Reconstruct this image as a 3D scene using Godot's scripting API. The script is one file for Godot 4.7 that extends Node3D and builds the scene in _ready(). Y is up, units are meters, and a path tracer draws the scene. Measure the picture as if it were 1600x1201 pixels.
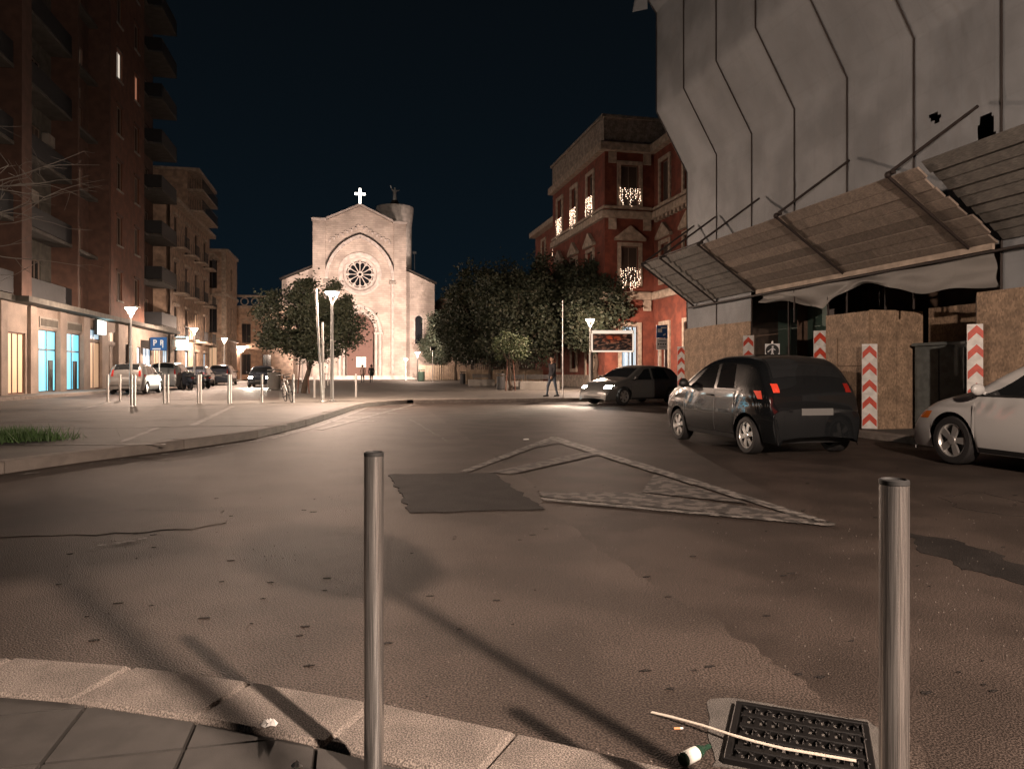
extends Node3D

# ---------------------------------------------------------------- camera geometry: a pixel of the photograph gives a direction only
const FOC := 1130.0
const HOR := 580.0
const EYE := 1.25
const YAW := 0.2220

var sn := sin(YAW)
var cs := cos(YAW)
var M := {}
var used := {}
var rng := RandomNumberGenerator.new()

func at_depth(px: float, py: float, d: float) -> Vector3:
	var c := (px - 800.0) / FOC
	return Vector3(d * (sn + c * cs), EYE + d * (HOR - py) / FOC, d * (-cs + c * sn))

func gp(px: float, py: float, h := 0.0) -> Vector3:
	var p := at_depth(px, py, (EYE - h) * FOC / (py - HOR))
	p.y = h
	return p

func z_on(px: float, x: float) -> float:
	var c := (px - 800.0) / FOC
	return x * (-cs + c * sn) / (sn + c * cs)

func x_on(px: float, z: float) -> float:
	var c := (px - 800.0) / FOC
	return z * (sn + c * cs) / (-cs + c * sn)

func high(py: float, x: float, z: float) -> float:
	return EYE + (x * sn - z * cs) * (HOR - py) / FOC

# ---------------------------------------------------------------- mesh builder
class MB:
	var v := PackedVector3Array()
	var n := PackedVector3Array()
	var c := PackedColorArray()
	var col := Color.WHITE
	var colored := false

	func tri(a: Vector3, b: Vector3, d: Vector3) -> void:
		var m := (b - a).cross(d - a).normalized()
		v.append_array(PackedVector3Array([a, d, b])); n.append_array(PackedVector3Array([m, m, m]))
		if colored: c.append_array(PackedColorArray([col, col, col]))

	func stri(a: Vector3, b: Vector3, d: Vector3, na: Vector3, nb: Vector3, nd: Vector3) -> void:
		v.append_array(PackedVector3Array([a, d, b])); n.append_array(PackedVector3Array([na, nd, nb]))
		if colored: c.append_array(PackedColorArray([col, col, col]))

	func quad(a: Vector3, b: Vector3, d: Vector3, e: Vector3) -> void:
		tri(a, b, d); tri(a, d, e)

	func squad(p: Array, q: Array) -> void:
		stri(p[0], p[1], p[2], q[0], q[1], q[2]); stri(p[0], p[2], p[3], q[0], q[2], q[3])

	# box with axes given by basis columns; ch chamfers the top edges
	func box(o: Vector3, s: Vector3, b := Basis(), ch := 0.0) -> void:
		var h := s * 0.5
		var q := []
		for k in 8:
			q.append(o + b * Vector3(h.x if k & 1 else -h.x, (h.y - ch if k & 2 else -h.y), h.z if k & 4 else -h.z))
		quad(q[0], q[1], q[5], q[4])
		quad(q[4], q[5], q[7], q[6]); quad(q[1], q[0], q[2], q[3])
		quad(q[5], q[1], q[3], q[7]); quad(q[0], q[4], q[6], q[2])
		if ch > 0.0:
			var t := []
			for k in 4:
				t.append(o + b * Vector3((h.x - ch) * (1 if k & 1 else -1), h.y, (h.z - ch) * (1 if k & 2 else -1)))
			quad(q[6], q[7], t[3], t[2]); quad(q[3], q[2], t[0], t[1])
			quad(q[7], q[3], t[1], t[3]); quad(q[2], q[6], t[2], t[0])
			quad(t[2], t[3], t[1], t[0])
		else:
			quad(q[6], q[7], q[3], q[2])

	func span(lo: Vector3, hi: Vector3, ch := 0.0) -> void:
		box((lo + hi) * 0.5, (hi - lo).abs(), Basis(), ch)

	func bar(a: Vector3, b: Vector3, w: float, t: float) -> void:
		var z := (b - a).normalized()
		var up := Vector3.UP if absf(z.y) < 0.95 else Vector3.RIGHT
		var x := up.cross(z).normalized()
		box((a + b) * 0.5, Vector3(w, t, a.distance_to(b)), Basis(x, z.cross(x), z))

	func cyl(a: Vector3, b: Vector3, r0: float, r1: float, k := 10, caps := true) -> void:
		var z := (b - a).normalized()
		var x := (Vector3.UP if absf(z.y) < 0.95 else Vector3.RIGHT).cross(z).normalized()
		var y := z.cross(x)
		for i in k:
			var e := x * cos(TAU * i / k) + y * sin(TAU * i / k)
			var f := x * cos(TAU * (i + 1) / k) + y * sin(TAU * (i + 1) / k)
			squad([a + e * r0, a + f * r0, b + f * r1, b + e * r1], [e, f, f, e])
			if caps:
				if r1 > 0.0: tri(b, b + e * r1, b + f * r1)
				if r0 > 0.0: tri(a, a + f * r0, a + e * r0)

	func tube(p: Array, r: float, k := 6) -> void:
		for i in p.size() - 1: cyl(p[i], p[i + 1], r, r, k, true)

	# profile of Vector2(radius, height) turned round the y axis of xf
	func lathe(p: Array, k: int, xf: Transform3D) -> void:
		for j in p.size() - 1:
			var d: Vector2 = p[j + 1] - p[j]
			var nn := Vector2(d.y, -d.x).normalized()
			for i in k:
				var a0 := TAU * i / k
				var a1 := TAU * (i + 1) / k
				var e := Vector3(cos(a0), 0, sin(a0)); var f := Vector3(cos(a1), 0, sin(a1))
				var ne: Vector3 = xf.basis * (e * nn.x + Vector3.UP * nn.y); var nf: Vector3 = xf.basis * (f * nn.x + Vector3.UP * nn.y)
				squad([xf * (f * p[j].x + Vector3.UP * p[j].y), xf * (e * p[j].x + Vector3.UP * p[j].y), xf * (e * p[j + 1].x + Vector3.UP * p[j + 1].y), xf * (f * p[j + 1].x + Vector3.UP * p[j + 1].y)], [nf, ne, ne, nf])

	func ball(o: Vector3, r: Vector3, k := 10, b := Basis()) -> void:
		var h := k / 2 + 1
		for j in h:
			for i in k:
				var p := []
				var q := []
				for t in [[0, 0], [1, 0], [1, 1], [0, 1]]:
					var a: float = TAU * (i + t[0]) / k
					var e: float = PI * (j + t[1]) / h - PI / 2
					var u := Vector3(cos(a) * cos(e), sin(e), -sin(a) * cos(e))
					p.append(o + b * (u * r)); q.append((b * (u / r)).normalized())
				squad(p, q)

	# polygon of Vector2 in the plane o + x*r + y*u, extruded by t against its normal r x u
	func prism(poly: PackedVector2Array, o: Vector3, r: Vector3, u: Vector3, t: float, sides := true) -> void:
		if Geometry2D.is_polygon_clockwise(poly): poly.reverse()
		var w := r.cross(u).normalized()
		var ix := Geometry2D.triangulate_polygon(poly)
		for i in range(0, ix.size(), 3):
			var a: Vector3 = o + r * poly[ix[i]].x + u * poly[ix[i]].y
			var b: Vector3 = o + r * poly[ix[i + 1]].x + u * poly[ix[i + 1]].y
			var d: Vector3 = o + r * poly[ix[i + 2]].x + u * poly[ix[i + 2]].y
			if (b - a).cross(d - a).dot(w) < 0.0:
				var e := b; b = d; d = e
			tri(a, b, d)
			if t > 0.0: tri(a - w * t, d - w * t, b - w * t)
		if t > 0.0 and sides:
			for i in poly.size():
				var a2: Vector2 = poly[i]; var b2: Vector2 = poly[(i + 1) % poly.size()]
				var a := o + r * a2.x + u * a2.y; var b := o + r * b2.x + u * b2.y
				quad(b, a, a - w * t, b - w * t)

	func mesh() -> ArrayMesh:
		var arr := []
		arr.resize(Mesh.ARRAY_MAX)
		arr[Mesh.ARRAY_VERTEX] = v; arr[Mesh.ARRAY_NORMAL] = n
		if colored: arr[Mesh.ARRAY_COLOR] = c
		var m := ArrayMesh.new()
		m.add_surface_from_arrays(Mesh.PRIMITIVE_TRIANGLES, arr)
		return m

# ---------------------------------------------------------------- things, parts, names
func numbered(called: String) -> String:
	var k: int = used.get(called, 0)
	used[called] = k + 1
	return called if k == 0 else "%s_%03d" % [called, k]

func tag(o: Node3D, label: String, category: String, group := "") -> Node3D:
	o.set_meta("label", label); o.set_meta("category", category)
	if group: o.set_meta("group", group)
	return o

func thing(called: String, label: String, category: String, at := Vector3.ZERO, turn := 0.0, group := "") -> Node3D:
	var o := Node3D.new()
	o.name = numbered(called)
	add_child(o)
	o.position = at; o.rotation.y = turn
	return tag(o, label, category, group)

func part(parent: Node3D, called: String, b: MB, m: Material) -> MeshInstance3D:
	return inst(parent, called, b.mesh(), m)

# meshes of a thing built in world coordinates hang under a root at the thing's base
func wpart(parent: Node3D, called: String, b: MB, m: Material) -> MeshInstance3D:
	var o := inst(parent, called, b.mesh(), m)
	if parent.get_parent() == self and not parent is MeshInstance3D: o.position = -parent.position
	return o

func inst(parent: Node3D, called: String, mesh: Mesh, m: Material) -> MeshInstance3D:
	var o := MeshInstance3D.new()
	o.name = numbered(called) if parent == self else called
	o.mesh = mesh
	o.material_override = m
	parent.add_child(o, true)
	return o

func setting(called: String, b: MB, m: Material, label := "") -> MeshInstance3D:
	var o := inst(self, called, b.mesh(), m)
	o.set_meta("kind", "structure")
	if label: o.set_meta("label", label)
	return o

func copy(o: Node3D, at: Vector3, turn: float, label: String, group := "") -> Node3D:
	var c := o.duplicate()
	var plain: String = String(o.name)
	c.name = numbered(plain)
	add_child(c)
	c.position = at; c.rotation.y = turn
	c.set_meta("label", label)
	if group: c.set_meta("group", group)
	return c

# ---------------------------------------------------------------- materials
func noise_tex(type: int, freq: float, oct: int, lo: float, hi: float, size := 512, a := 0.3, b := 0.7, sd := 1) -> NoiseTexture2D:
	var f := FastNoiseLite.new()
	f.noise_type = type; f.frequency = freq; f.seed = sd
	f.fractal_type = FastNoiseLite.FRACTAL_FBM if oct > 1 else FastNoiseLite.FRACTAL_NONE
	f.fractal_octaves = oct
	if type == FastNoiseLite.TYPE_CELLULAR: f.cellular_return_type = FastNoiseLite.RETURN_CELL_VALUE
	var t := NoiseTexture2D.new()
	t.width = size; t.height = size; t.seamless = true; t.noise = f
	var g := Gradient.new()
	g.offsets = PackedFloat32Array([a, b]); g.colors = PackedColorArray([Color(lo, lo, lo), Color(hi, hi, hi)])
	t.color_ramp = g
	return t

var T := {}

func textures() -> void:
	T.grain = noise_tex(FastNoiseLite.TYPE_SIMPLEX, 0.20, 3, 0.48, 1.0, 512, 0.25, 0.72)
	T.speck = noise_tex(FastNoiseLite.TYPE_SIMPLEX, 0.35, 1, 0.72, 1.0, 512, 0.45, 0.85, 5)
	T.blotch = noise_tex(FastNoiseLite.TYPE_SIMPLEX, 0.010, 5, 0.86, 1.0, 512, 0.2, 0.75, 2)
	T.stain = noise_tex(FastNoiseLite.TYPE_SIMPLEX, 0.012, 6, 0.88, 1.0, 512, 0.25, 0.70, 3)
	T.patchy = noise_tex(FastNoiseLite.TYPE_SIMPLEX, 0.012, 6, 0.82, 1.0, 512, 0.25, 0.70, 12)
	T.worn = noise_tex(FastNoiseLite.TYPE_SIMPLEX, 0.014, 6, 0.55, 1.0, 512, 0.36, 0.60, 7)
	T.flake = noise_tex(FastNoiseLite.TYPE_CELLULAR, 0.06, 1, 0.76, 1.0, 512, 0.0, 1.0, 4)
	T.wood = noise_tex(FastNoiseLite.TYPE_SIMPLEX, 0.05, 4, 0.70, 1.0, 512, 0.25, 0.75, 6)
	var im := Image.create(256, 256, false, Image.FORMAT_RGB8)
	var r := RandomNumberGenerator.new()
	r.seed = 11
	var hm := Image.create(256, 256, false, Image.FORMAT_RGB8)
	for row in 8:
		var off := 0 if row % 2 == 0 else 32
		for k in 4:
			var g := r.randf_range(0.93, 1.0)
			for part_x in 64:
				var x := (off + k * 64 + part_x) % 256
				for y in 32:
					var joint: bool = part_x < 2 or y < 5
					im.set_pixel(x, row * 32 + y, Color(0.86, 0.855, 0.85) if joint else Color(g, g * 0.985, g * 0.97))
					hm.set_pixel(x, row * 32 + y, Color.BLACK if joint else Color.WHITE)
	T.brick = ImageTexture.create_from_image(im)
	T.brick_h = ImageTexture.create_from_image(hm)

func mt(key: String, col: Color, rough := 0.8, metal := 0.0, tex := "", scale := Vector3.ONE, det := "", dscale := Vector3.ONE, relief := 0.0, world := true) -> StandardMaterial3D:
	var m := StandardMaterial3D.new()
	m.resource_name = key
	m.albedo_color = col.linear_to_srgb()
	m.roughness = rough; m.metallic = metal
	if tex:
		m.albedo_texture = T[tex]
		m.uv1_triplanar = true; m.uv1_world_triplanar = world; m.uv1_scale = scale; m.uv1_triplanar_sharpness = 8.0
		if relief > 0.0:
			m.heightmap_enabled = true; m.heightmap_texture = T.get(tex + "_h", T[tex]); m.heightmap_scale = relief
	if det:
		m.detail_enabled = true; m.detail_albedo = T[det]; m.detail_blend_mode = BaseMaterial3D.BLEND_MODE_MUL
		m.detail_uv_layer = BaseMaterial3D.DETAIL_UV_2
		m.uv2_triplanar = true; m.uv2_world_triplanar = world; m.uv2_scale = dscale
	M[key] = m
	return m

func glow(key: String, col: Color, e: float) -> StandardMaterial3D:
	var m := mt(key, col * 0.6, 0.6)
	m.emission_enabled = true; m.emission = col.linear_to_srgb(); m.emission_energy_multiplier = e
	return m

func V3(a: float) -> Vector3:
	return Vector3(a, a, a)

func materials() -> void:
	mt("asphalt", Color(0.140, 0.109, 0.092), 0.66, 0.0, "grain", V3(0.8), "patchy", V3(0.10), 0.5)
	mt("asphalt_new", Color(0.108, 0.083, 0.070), 0.66, 0.0, "grain", V3(0.85), "patchy", V3(0.13), 0.5)
	mt("asphalt_patch", Color(0.042, 0.036, 0.033), 0.8, 0.0, "grain", V3(0.8), "patchy", V3(0.3), 1.0)
	for k in ["asphalt", "asphalt_new", "asphalt_patch"]: M[k].metallic_specular = 0.30
	mt("paint_faded", Color(0.22, 0.192, 0.172), 0.75, 0.0, "grain", V3(1.2), "worn", V3(0.7))
	mt("paint", Color(0.36, 0.33, 0.30), 0.7, 0.0, "grain", V3(1.8), "worn", V3(0.7))
	mt("kerb_stone", Color(0.37, 0.315, 0.275), 0.8, 0.0, "grain", V3(1.2), "stain", V3(0.6), 0.3)
	mt("slab", Color(0.075, 0.069, 0.064), 0.62, 0.0, "speck", V3(2.0), "stain", V3(0.8), 0.1)
	mt("soil", Color(0.03, 0.025, 0.02), 0.95, 0.0, "grain", V3(2.0))
	mt("plaza", Color(0.20, 0.18, 0.155), 0.75, 0.0, "grain", V3(0.9), "blotch", V3(0.12), 0.15)
	mt("plaza_line", Color(0.46, 0.43, 0.40), 0.7, 0.0, "grain", V3(1.4), "stain", V3(0.3))
	mt("crumbs", Color(0.36, 0.32, 0.28), 0.9)
	mt("chips", Color(0.17, 0.15, 0.13), 0.9)
	mt("steel", Color(0.68, 0.66, 0.64), 0.27, 0.92, "wood", Vector3(14, 0.12, 14))
	mt("steel_far", Color(0.66, 0.64, 0.61), 0.4, 0.8)
	mt("black_rubber", Color(0.012, 0.012, 0.012), 0.7)
	mt("iron", Color(0.022, 0.021, 0.021), 0.42, 0.5, "grain", V3(3.0))
	mt("cement", Color(0.17, 0.155, 0.14), 0.9, 0.0, "grain", V3(1.5), "stain", V3(0.9), 0.2)
	mt("post_paint", Color(0.55, 0.54, 0.52), 0.45, 0.3)
	glow("lamp_glass", Color(1.0, 0.86, 0.70), 36.0)
	mt("red_plaster", Color(0.19, 0.050, 0.030), 0.9, 0.0, "blotch", V3(0.25), "stain", V3(0.12))
	mt("cream_stone", Color(0.42, 0.34, 0.27), 0.85, 0.0, "blotch", V3(0.4), "stain", V3(0.3))
	mt("old_stone", Color(0.36, 0.305, 0.255), 0.9, 0.0, "patchy", V3(0.3), "stain", V3(0.8))
	mt("church_brick", Color(0.54, 0.455, 0.395), 0.9, 0.0, "brick", V3(0.42), "blotch", V3(0.06), 0.8)
	mt("church_stone", Color(0.56, 0.475, 0.42), 0.85, 0.0, "blotch", V3(0.2))
	mt("church_roof", Color(0.07, 0.055, 0.045), 0.9, 0.0, "grain", V3(0.4))
	mt("white_stone", Color(0.72, 0.70, 0.66), 0.7)
	mt("door_wood", Color(0.16, 0.062, 0.035), 0.6, 0.0, "wood", Vector3(2, 0.3, 2))
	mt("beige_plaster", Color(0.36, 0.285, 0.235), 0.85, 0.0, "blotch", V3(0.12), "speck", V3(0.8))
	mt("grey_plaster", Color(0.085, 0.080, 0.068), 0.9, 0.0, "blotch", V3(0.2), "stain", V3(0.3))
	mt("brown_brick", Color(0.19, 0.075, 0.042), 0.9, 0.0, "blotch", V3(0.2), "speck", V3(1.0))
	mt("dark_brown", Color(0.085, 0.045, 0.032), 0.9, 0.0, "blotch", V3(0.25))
	mt("slab_concrete", Color(0.22, 0.20, 0.175), 0.9, 0.0, "stain", V3(0.2))
	mt("balcony_concrete", Color(0.075, 0.070, 0.062), 0.9, 0.0, "blotch", V3(0.2))
	mt("parapet", Color(0.011, 0.012, 0.014), 0.7, 0.0, "blotch", V3(0.5))
	mt("window_frame", Color(0.14, 0.105, 0.08), 0.6)
	mt("white_frame", Color(0.60, 0.57, 0.53), 0.6)
	mt("shutter", Color(0.045, 0.030, 0.024), 0.7)
	mt("pane", Color(0.012, 0.013, 0.015), 0.12)
	glow("pane_lit", Color(1.0, 0.86, 0.72), 0.75)
	glow("pane_orange", Color(1.0, 0.42, 0.25), 0.30)
	glow("pane_cyan", Color(0.20, 0.74, 1.0), 0.85)
	glow("pane_cold", Color(0.62, 0.83, 1.0), 0.65)
	glow("pane_warm", Color(1.0, 0.70, 0.45), 0.28)
	glow("sign_white", Color(0.62, 0.95, 1.0), 2.2)
	glow("sign_yellow", Color(1.0, 0.62, 0.16), 1.1)
	glow("cross_light", Color(1.0, 0.93, 0.84), 9.0)
	glow("fairy_light", Color(1.0, 0.72, 0.52), 5.5)
	mt("pink_stone", Color(0.40, 0.285, 0.21), 0.9, 0.0, "blotch", V3(0.25), "stain", V3(0.2))
	mt("sheeting", Color(0.34, 0.355, 0.37), 0.8, 0.0, "speck", V3(1.5), "blotch", V3(0.09))
	mt("tarp", Color(0.30, 0.285, 0.265), 0.75, 0.0, "speck", V3(1.2))
	mt("rust_tube", Color(0.030, 0.021, 0.018), 0.65, 0.4, "stain", V3(1.0))
	for k in 4:
		mt("plank%d" % k, Color(0.33, 0.265, 0.215) * [1.0, 0.68, 1.15, 0.84][k], 0.85, 0.0, "wood", Vector3(6, 6, 0.35), "stain", V3(0.55 + 0.1 * k))
	mt("grey_board", Color(0.20, 0.185, 0.165), 0.8, 0.1, "wood", Vector3(4, 4, 0.25), "stain", V3(0.4))
	mt("osb", Color(0.36, 0.25, 0.165), 0.85, 0.0, "flake", Vector3(1.25, 0.8, 1.25), "blotch", V3(0.45))
	mt("dark_green", Color(0.05, 0.09, 0.07), 0.7)
	mt("cabinet_grey", Color(0.14, 0.155, 0.15), 0.75, 0.0, "stain", V3(0.6))
	mt("chevron_white", Color(0.62, 0.60, 0.57), 0.5, 0.0, "stain", V3(1.1))
	mt("chevron_red", Color(0.50, 0.050, 0.022), 0.5, 0.0, "stain", V3(1.3))
	mt("brown_wall", Color(0.17, 0.105, 0.07), 0.9, 0.0, "stain", V3(0.4), "grain", V3(0.8))
	mt("sign_blue", Color(0.018, 0.085, 0.27), 0.45)
	mt("sign_paint", Color(0.72, 0.72, 0.72), 0.5)
	mt("bin_metal", Color(0.022, 0.022, 0.022), 0.55)
	mt("bark", Color(0.085, 0.062, 0.045), 0.95, 0.0, "wood", Vector3(4, 0.7, 4), "", V3(1), 0.6)
	mt("twig", Color(0.13, 0.115, 0.10), 0.9)
	var lf := mt("leaf", Color(1, 1, 1), 0.7)
	lf.vertex_color_use_as_albedo = true
	lf.backlight_enabled = true; lf.backlight = Color(0.04, 0.07, 0.02).linear_to_srgb()
	var bd := mt("body_color", Color(1, 1, 1), 0.8)
	bd.vertex_color_use_as_albedo = true
	mt("planter", Color(0.30, 0.28, 0.25), 0.85, 0.0, "grain", V3(0.8))
	mt("low_wall", Color(0.40, 0.31, 0.22), 0.9, 0.0, "stain", V3(0.3))
	mt("glass_car", Color(0.012, 0.013, 0.014), 0.06)
	mt("tyre", Color(0.014, 0.013, 0.013), 0.75)
	mt("rim", Color(0.52, 0.51, 0.49), 0.32, 0.75)
	mt("trim", Color(0.014, 0.014, 0.014), 0.5)
	mt("plate", Color(0.15, 0.15, 0.145), 0.7)
	mt("lens_clear", Color(0.45, 0.45, 0.45), 0.1, 0.4)
	mt("lens_red", Color(0.22, 0.012, 0.008), 0.12)
	mt("lens_orange", Color(0.55, 0.14, 0.02), 0.15)
	glow("tail_lit", Color(1.0, 0.07, 0.025), 0.22)
	glow("head_light", Color(1.0, 0.92, 0.82), 110.0)
	for a in [["black_paint", Color(0.008, 0.009, 0.010)], ["white_paint", Color(0.46, 0.45, 0.43)], ["silver_paint", Color(0.44, 0.435, 0.425)], ["punto_paint", Color(0.15, 0.145, 0.138)], ["grey_paint", Color(0.13, 0.13, 0.125)], ["blue_paint", Color(0.035, 0.04, 0.05)]]:
		var p := mt(a[0], a[1], 0.22 if a[1].r < 0.05 else 0.34, 0.0 if a[0] in ["white_paint", "black_paint", "blue_paint", "silver_paint"] else 0.35)
		p.metallic_specular = 0.2 if a[1].r < 0.05 else 0.5; p.clearcoat_enabled = true; p.clearcoat = 0.6; p.clearcoat_roughness = 0.03
	mt("tissue", Color(0.75, 0.73, 0.70), 0.9)
	mt("strip", Color(0.60, 0.54, 0.46), 0.6)
	mt("butt", Color(0.62, 0.28, 0.13), 0.8)
	mt("bottle_green", Color(0.015, 0.04, 0.025), 0.1)
	mt("paper_label", Color(0.66, 0.67, 0.62), 0.7)

# ---------------------------------------------------------------- lamps
func street_lamp(at: Vector3, h: float, energy: float, label: String, group := "", globe := false, warm := Color(1.0, 0.72, 0.55)) -> Node3D:
	var t := thing("street_lamp", label, "street lamp", at, 0.0, group)
	var b := MB.new()
	b.lathe([Vector2(0.0, 0.0), Vector2(0.11, 0.0), Vector2(0.11, 0.03), Vector2(0.066, 0.06), Vector2(0.062, h * 0.55), Vector2(0.05, h * 0.56), Vector2(0.045, h - 0.46), Vector2(0.0, h - 0.46)], 14, Transform3D())
	part(t, "post", b, M.post_paint)
	if globe:
		b = MB.new()
		b.lathe([Vector2(0.045, h - 0.46), Vector2(0.03, h - 0.16), Vector2(0.0, h - 0.15)], 12, Transform3D())
		part(t, "neck", b, M.post_paint)
		b = MB.new()
		b.ball(Vector3(0, h, 0), V3(0.15), 16)
		part(t, "lamp_glass", b, M.lamp_glass)
	else:
		for k in 3:
			b = MB.new()
			var d := Vector3(cos(TAU * k / 3 + 0.2), 0, sin(TAU * k / 3 + 0.2))
			b.cyl(Vector3(0, h - 0.5, 0) + d * 0.02, Vector3(0, h - 0.04, 0) + d * 0.25, 0.012, 0.012, 8)
			part(t, "arm", b, M.post_paint)
		b = MB.new()
		b.lathe([Vector2(0.0, h - 0.035), Vector2(0.27, h - 0.035), Vector2(0.28, h - 0.02), Vector2(0.26, h + 0.015), Vector2(0.0, h + 0.04)], 20, Transform3D())
		part(t, "lamp_head", b, M.post_paint)
		b = MB.new()
		b.lathe([Vector2(0.0, h - 0.17), Vector2(0.10, h - 0.165), Vector2(0.20, h - 0.11), Vector2(0.245, h - 0.036)], 20, Transform3D())
		part(t, "lamp_glass", b, M.lamp_glass)
	var l := OmniLight3D.new()
	l.name = "light"
	t.add_child(l)
	l.position = Vector3(0, h if globe else h - 0.12, 0)
	l.light_color = warm.linear_to_srgb(); l.light_energy = energy; l.light_size = 0.09 if globe else 0.07
	l.omni_range = 120.0; l.omni_attenuation = 2.0; l.shadow_enabled = true
	return t

func bollard(at: Vector3, h: float, r: float, m: Material, label: String, group: String) -> Node3D:
	var t := thing("bollard", label, "bollard", at, 0.0, group)
	var b := MB.new()
	b.lathe([Vector2(0.0, 0.0), Vector2(r * 1.5, 0.0), Vector2(r * 1.5, 0.006), Vector2(r, 0.008), Vector2(r, h - 0.012)], 28, Transform3D())
	part(t, "post", b, m)
	b = MB.new()
	b.lathe([Vector2(r, h - 0.012), Vector2(r * 1.02, h - 0.01), Vector2(r * 1.02, h - 0.002), Vector2(r * 0.9, h), Vector2(r * 0.86, h - 0.004), Vector2(0.0, h - 0.004)], 28, Transform3D())
	part(t, "cap", b, M.black_rubber if m == M.steel else m)
	return t

# ---------------------------------------------------------------- ground
func sheet(poly: PackedVector2Array, y: float, thick := 0.0) -> MB:
	var b := MB.new()
	var q := PackedVector2Array()
	for p in poly: q.append(Vector2(p.x, -p.y))
	b.prism(q, Vector3(0, y, 0), Vector3.RIGHT, Vector3(0, 0, -1), thick)
	return b

func flat(pts: Array) -> PackedVector2Array:
	var q := PackedVector2Array()
	for p in pts: q.append(Vector2(p.x, p.z))
	return q

func pxpoly(a: Array, h := 0.0) -> PackedVector2Array:
	var q := []
	for p in a: q.append(gp(p[0], p[1], h))
	return flat(q)

# an edge broken up the way torn asphalt is
func ragged(poly: PackedVector2Array, step: float, amp: float, open := false) -> PackedVector2Array:
	var f := FastNoiseLite.new()
	f.frequency = 3.0; f.fractal_octaves = 4; f.seed = 9
	var out := PackedVector2Array()
	for i in poly.size() - (1 if open else 0):
		var a := poly[i]; var b := poly[(i + 1) % poly.size()]
		var k := clampi(int(a.distance_to(b) / step), 1, 160)
		var w := (b - a).normalized().orthogonal()
		for j in k:
			var p := a.lerp(b, float(j) / k)
			out.append(p + w * f.get_noise_2d(p.x, p.y) * amp * (0.0 if j == 0 else 1.0))
	return out

# paint laid on the road: small cells, the worn ones left out
func painted(poly: PackedVector2Array, y: float, wear: float, cell := 0.028) -> MB:
	var f := FastNoiseLite.new()
	f.frequency = 3.5; f.fractal_octaves = 4; f.seed = 21
	var g := FastNoiseLite.new()
	g.frequency = 22.0; g.seed = 5
	var lo := poly[0]; var hi := poly[0]
	for p in poly:
		lo = lo.min(p); hi = hi.max(p)
	var b := MB.new()
	var nx := int((hi.x - lo.x) / cell) + 1
	var nz := int((hi.y - lo.y) / cell) + 1
	for i in nx:
		for k in nz:
			var c := lo + Vector2((i + 0.5) * cell, (k + 0.5) * cell)
			if not Geometry2D.is_point_in_polygon(c, poly): continue
			if 0.5 * f.get_noise_2d(c.x, c.y) + 0.5 * g.get_noise_2d(c.x * 0.25, c.y * 1.2) > wear: continue
			var h := cell * 0.5
			b.quad(Vector3(c.x - h, y, c.y + h), Vector3(c.x + h, y, c.y + h), Vector3(c.x + h, y, c.y - h), Vector3(c.x - h, y, c.y - h))
	return b

func ribbon(a: Vector3, b: Vector3, w: float) -> PackedVector2Array:
	var p := Vector2(a.x, a.z); var q := Vector2(b.x, b.z)
	var o := (q - p).normalized().orthogonal() * w * 0.5
	return PackedVector2Array([p + o, q + o, q - o, p - o])

# a row of kerb stones along a line: every stone a piece of the kerb
func kerb_row(root: Node3D, line: Array, w: float, y0: float, y1: float, length: float, m: Material, gap := 0.008) -> void:
	var r := RandomNumberGenerator.new()
	r.seed = 77
	var c := Curve3D.new()
	c.bake_interval = 0.05
	for p in line: c.add_point(Vector3(p.x, 0, p.z))
	var n := int(c.get_baked_length() / length)
	for i in n:
		var a := c.sample_baked(i * length); var b := c.sample_baked((i + 1) * length)
		var z := (b - a).normalized()
		var x := Vector3.UP.cross(z)
		var mb := MB.new()
		var top := y1 + r.randf_range(-0.004, 0.004)
		mb.box(Vector3(0, 0, 0), Vector3(w, top - y0, a.distance_to(b) - gap + 0.004), Basis(), 0.014)
		var s := part(root, "kerb_stone", mb, m)
		s.transform = Transform3D(Basis(x, Vector3.UP, z), (a + b) * 0.5 + Vector3(0, (y0 + top) * 0.5, 0) + x * r.randf_range(-0.006, 0.006))

func root_setting(called: String) -> Node3D:
	var o := Node3D.new()
	o.name = numbered(called)
	add_child(o)
	o.set_meta("kind", "structure")
	return o

var island := []

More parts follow.
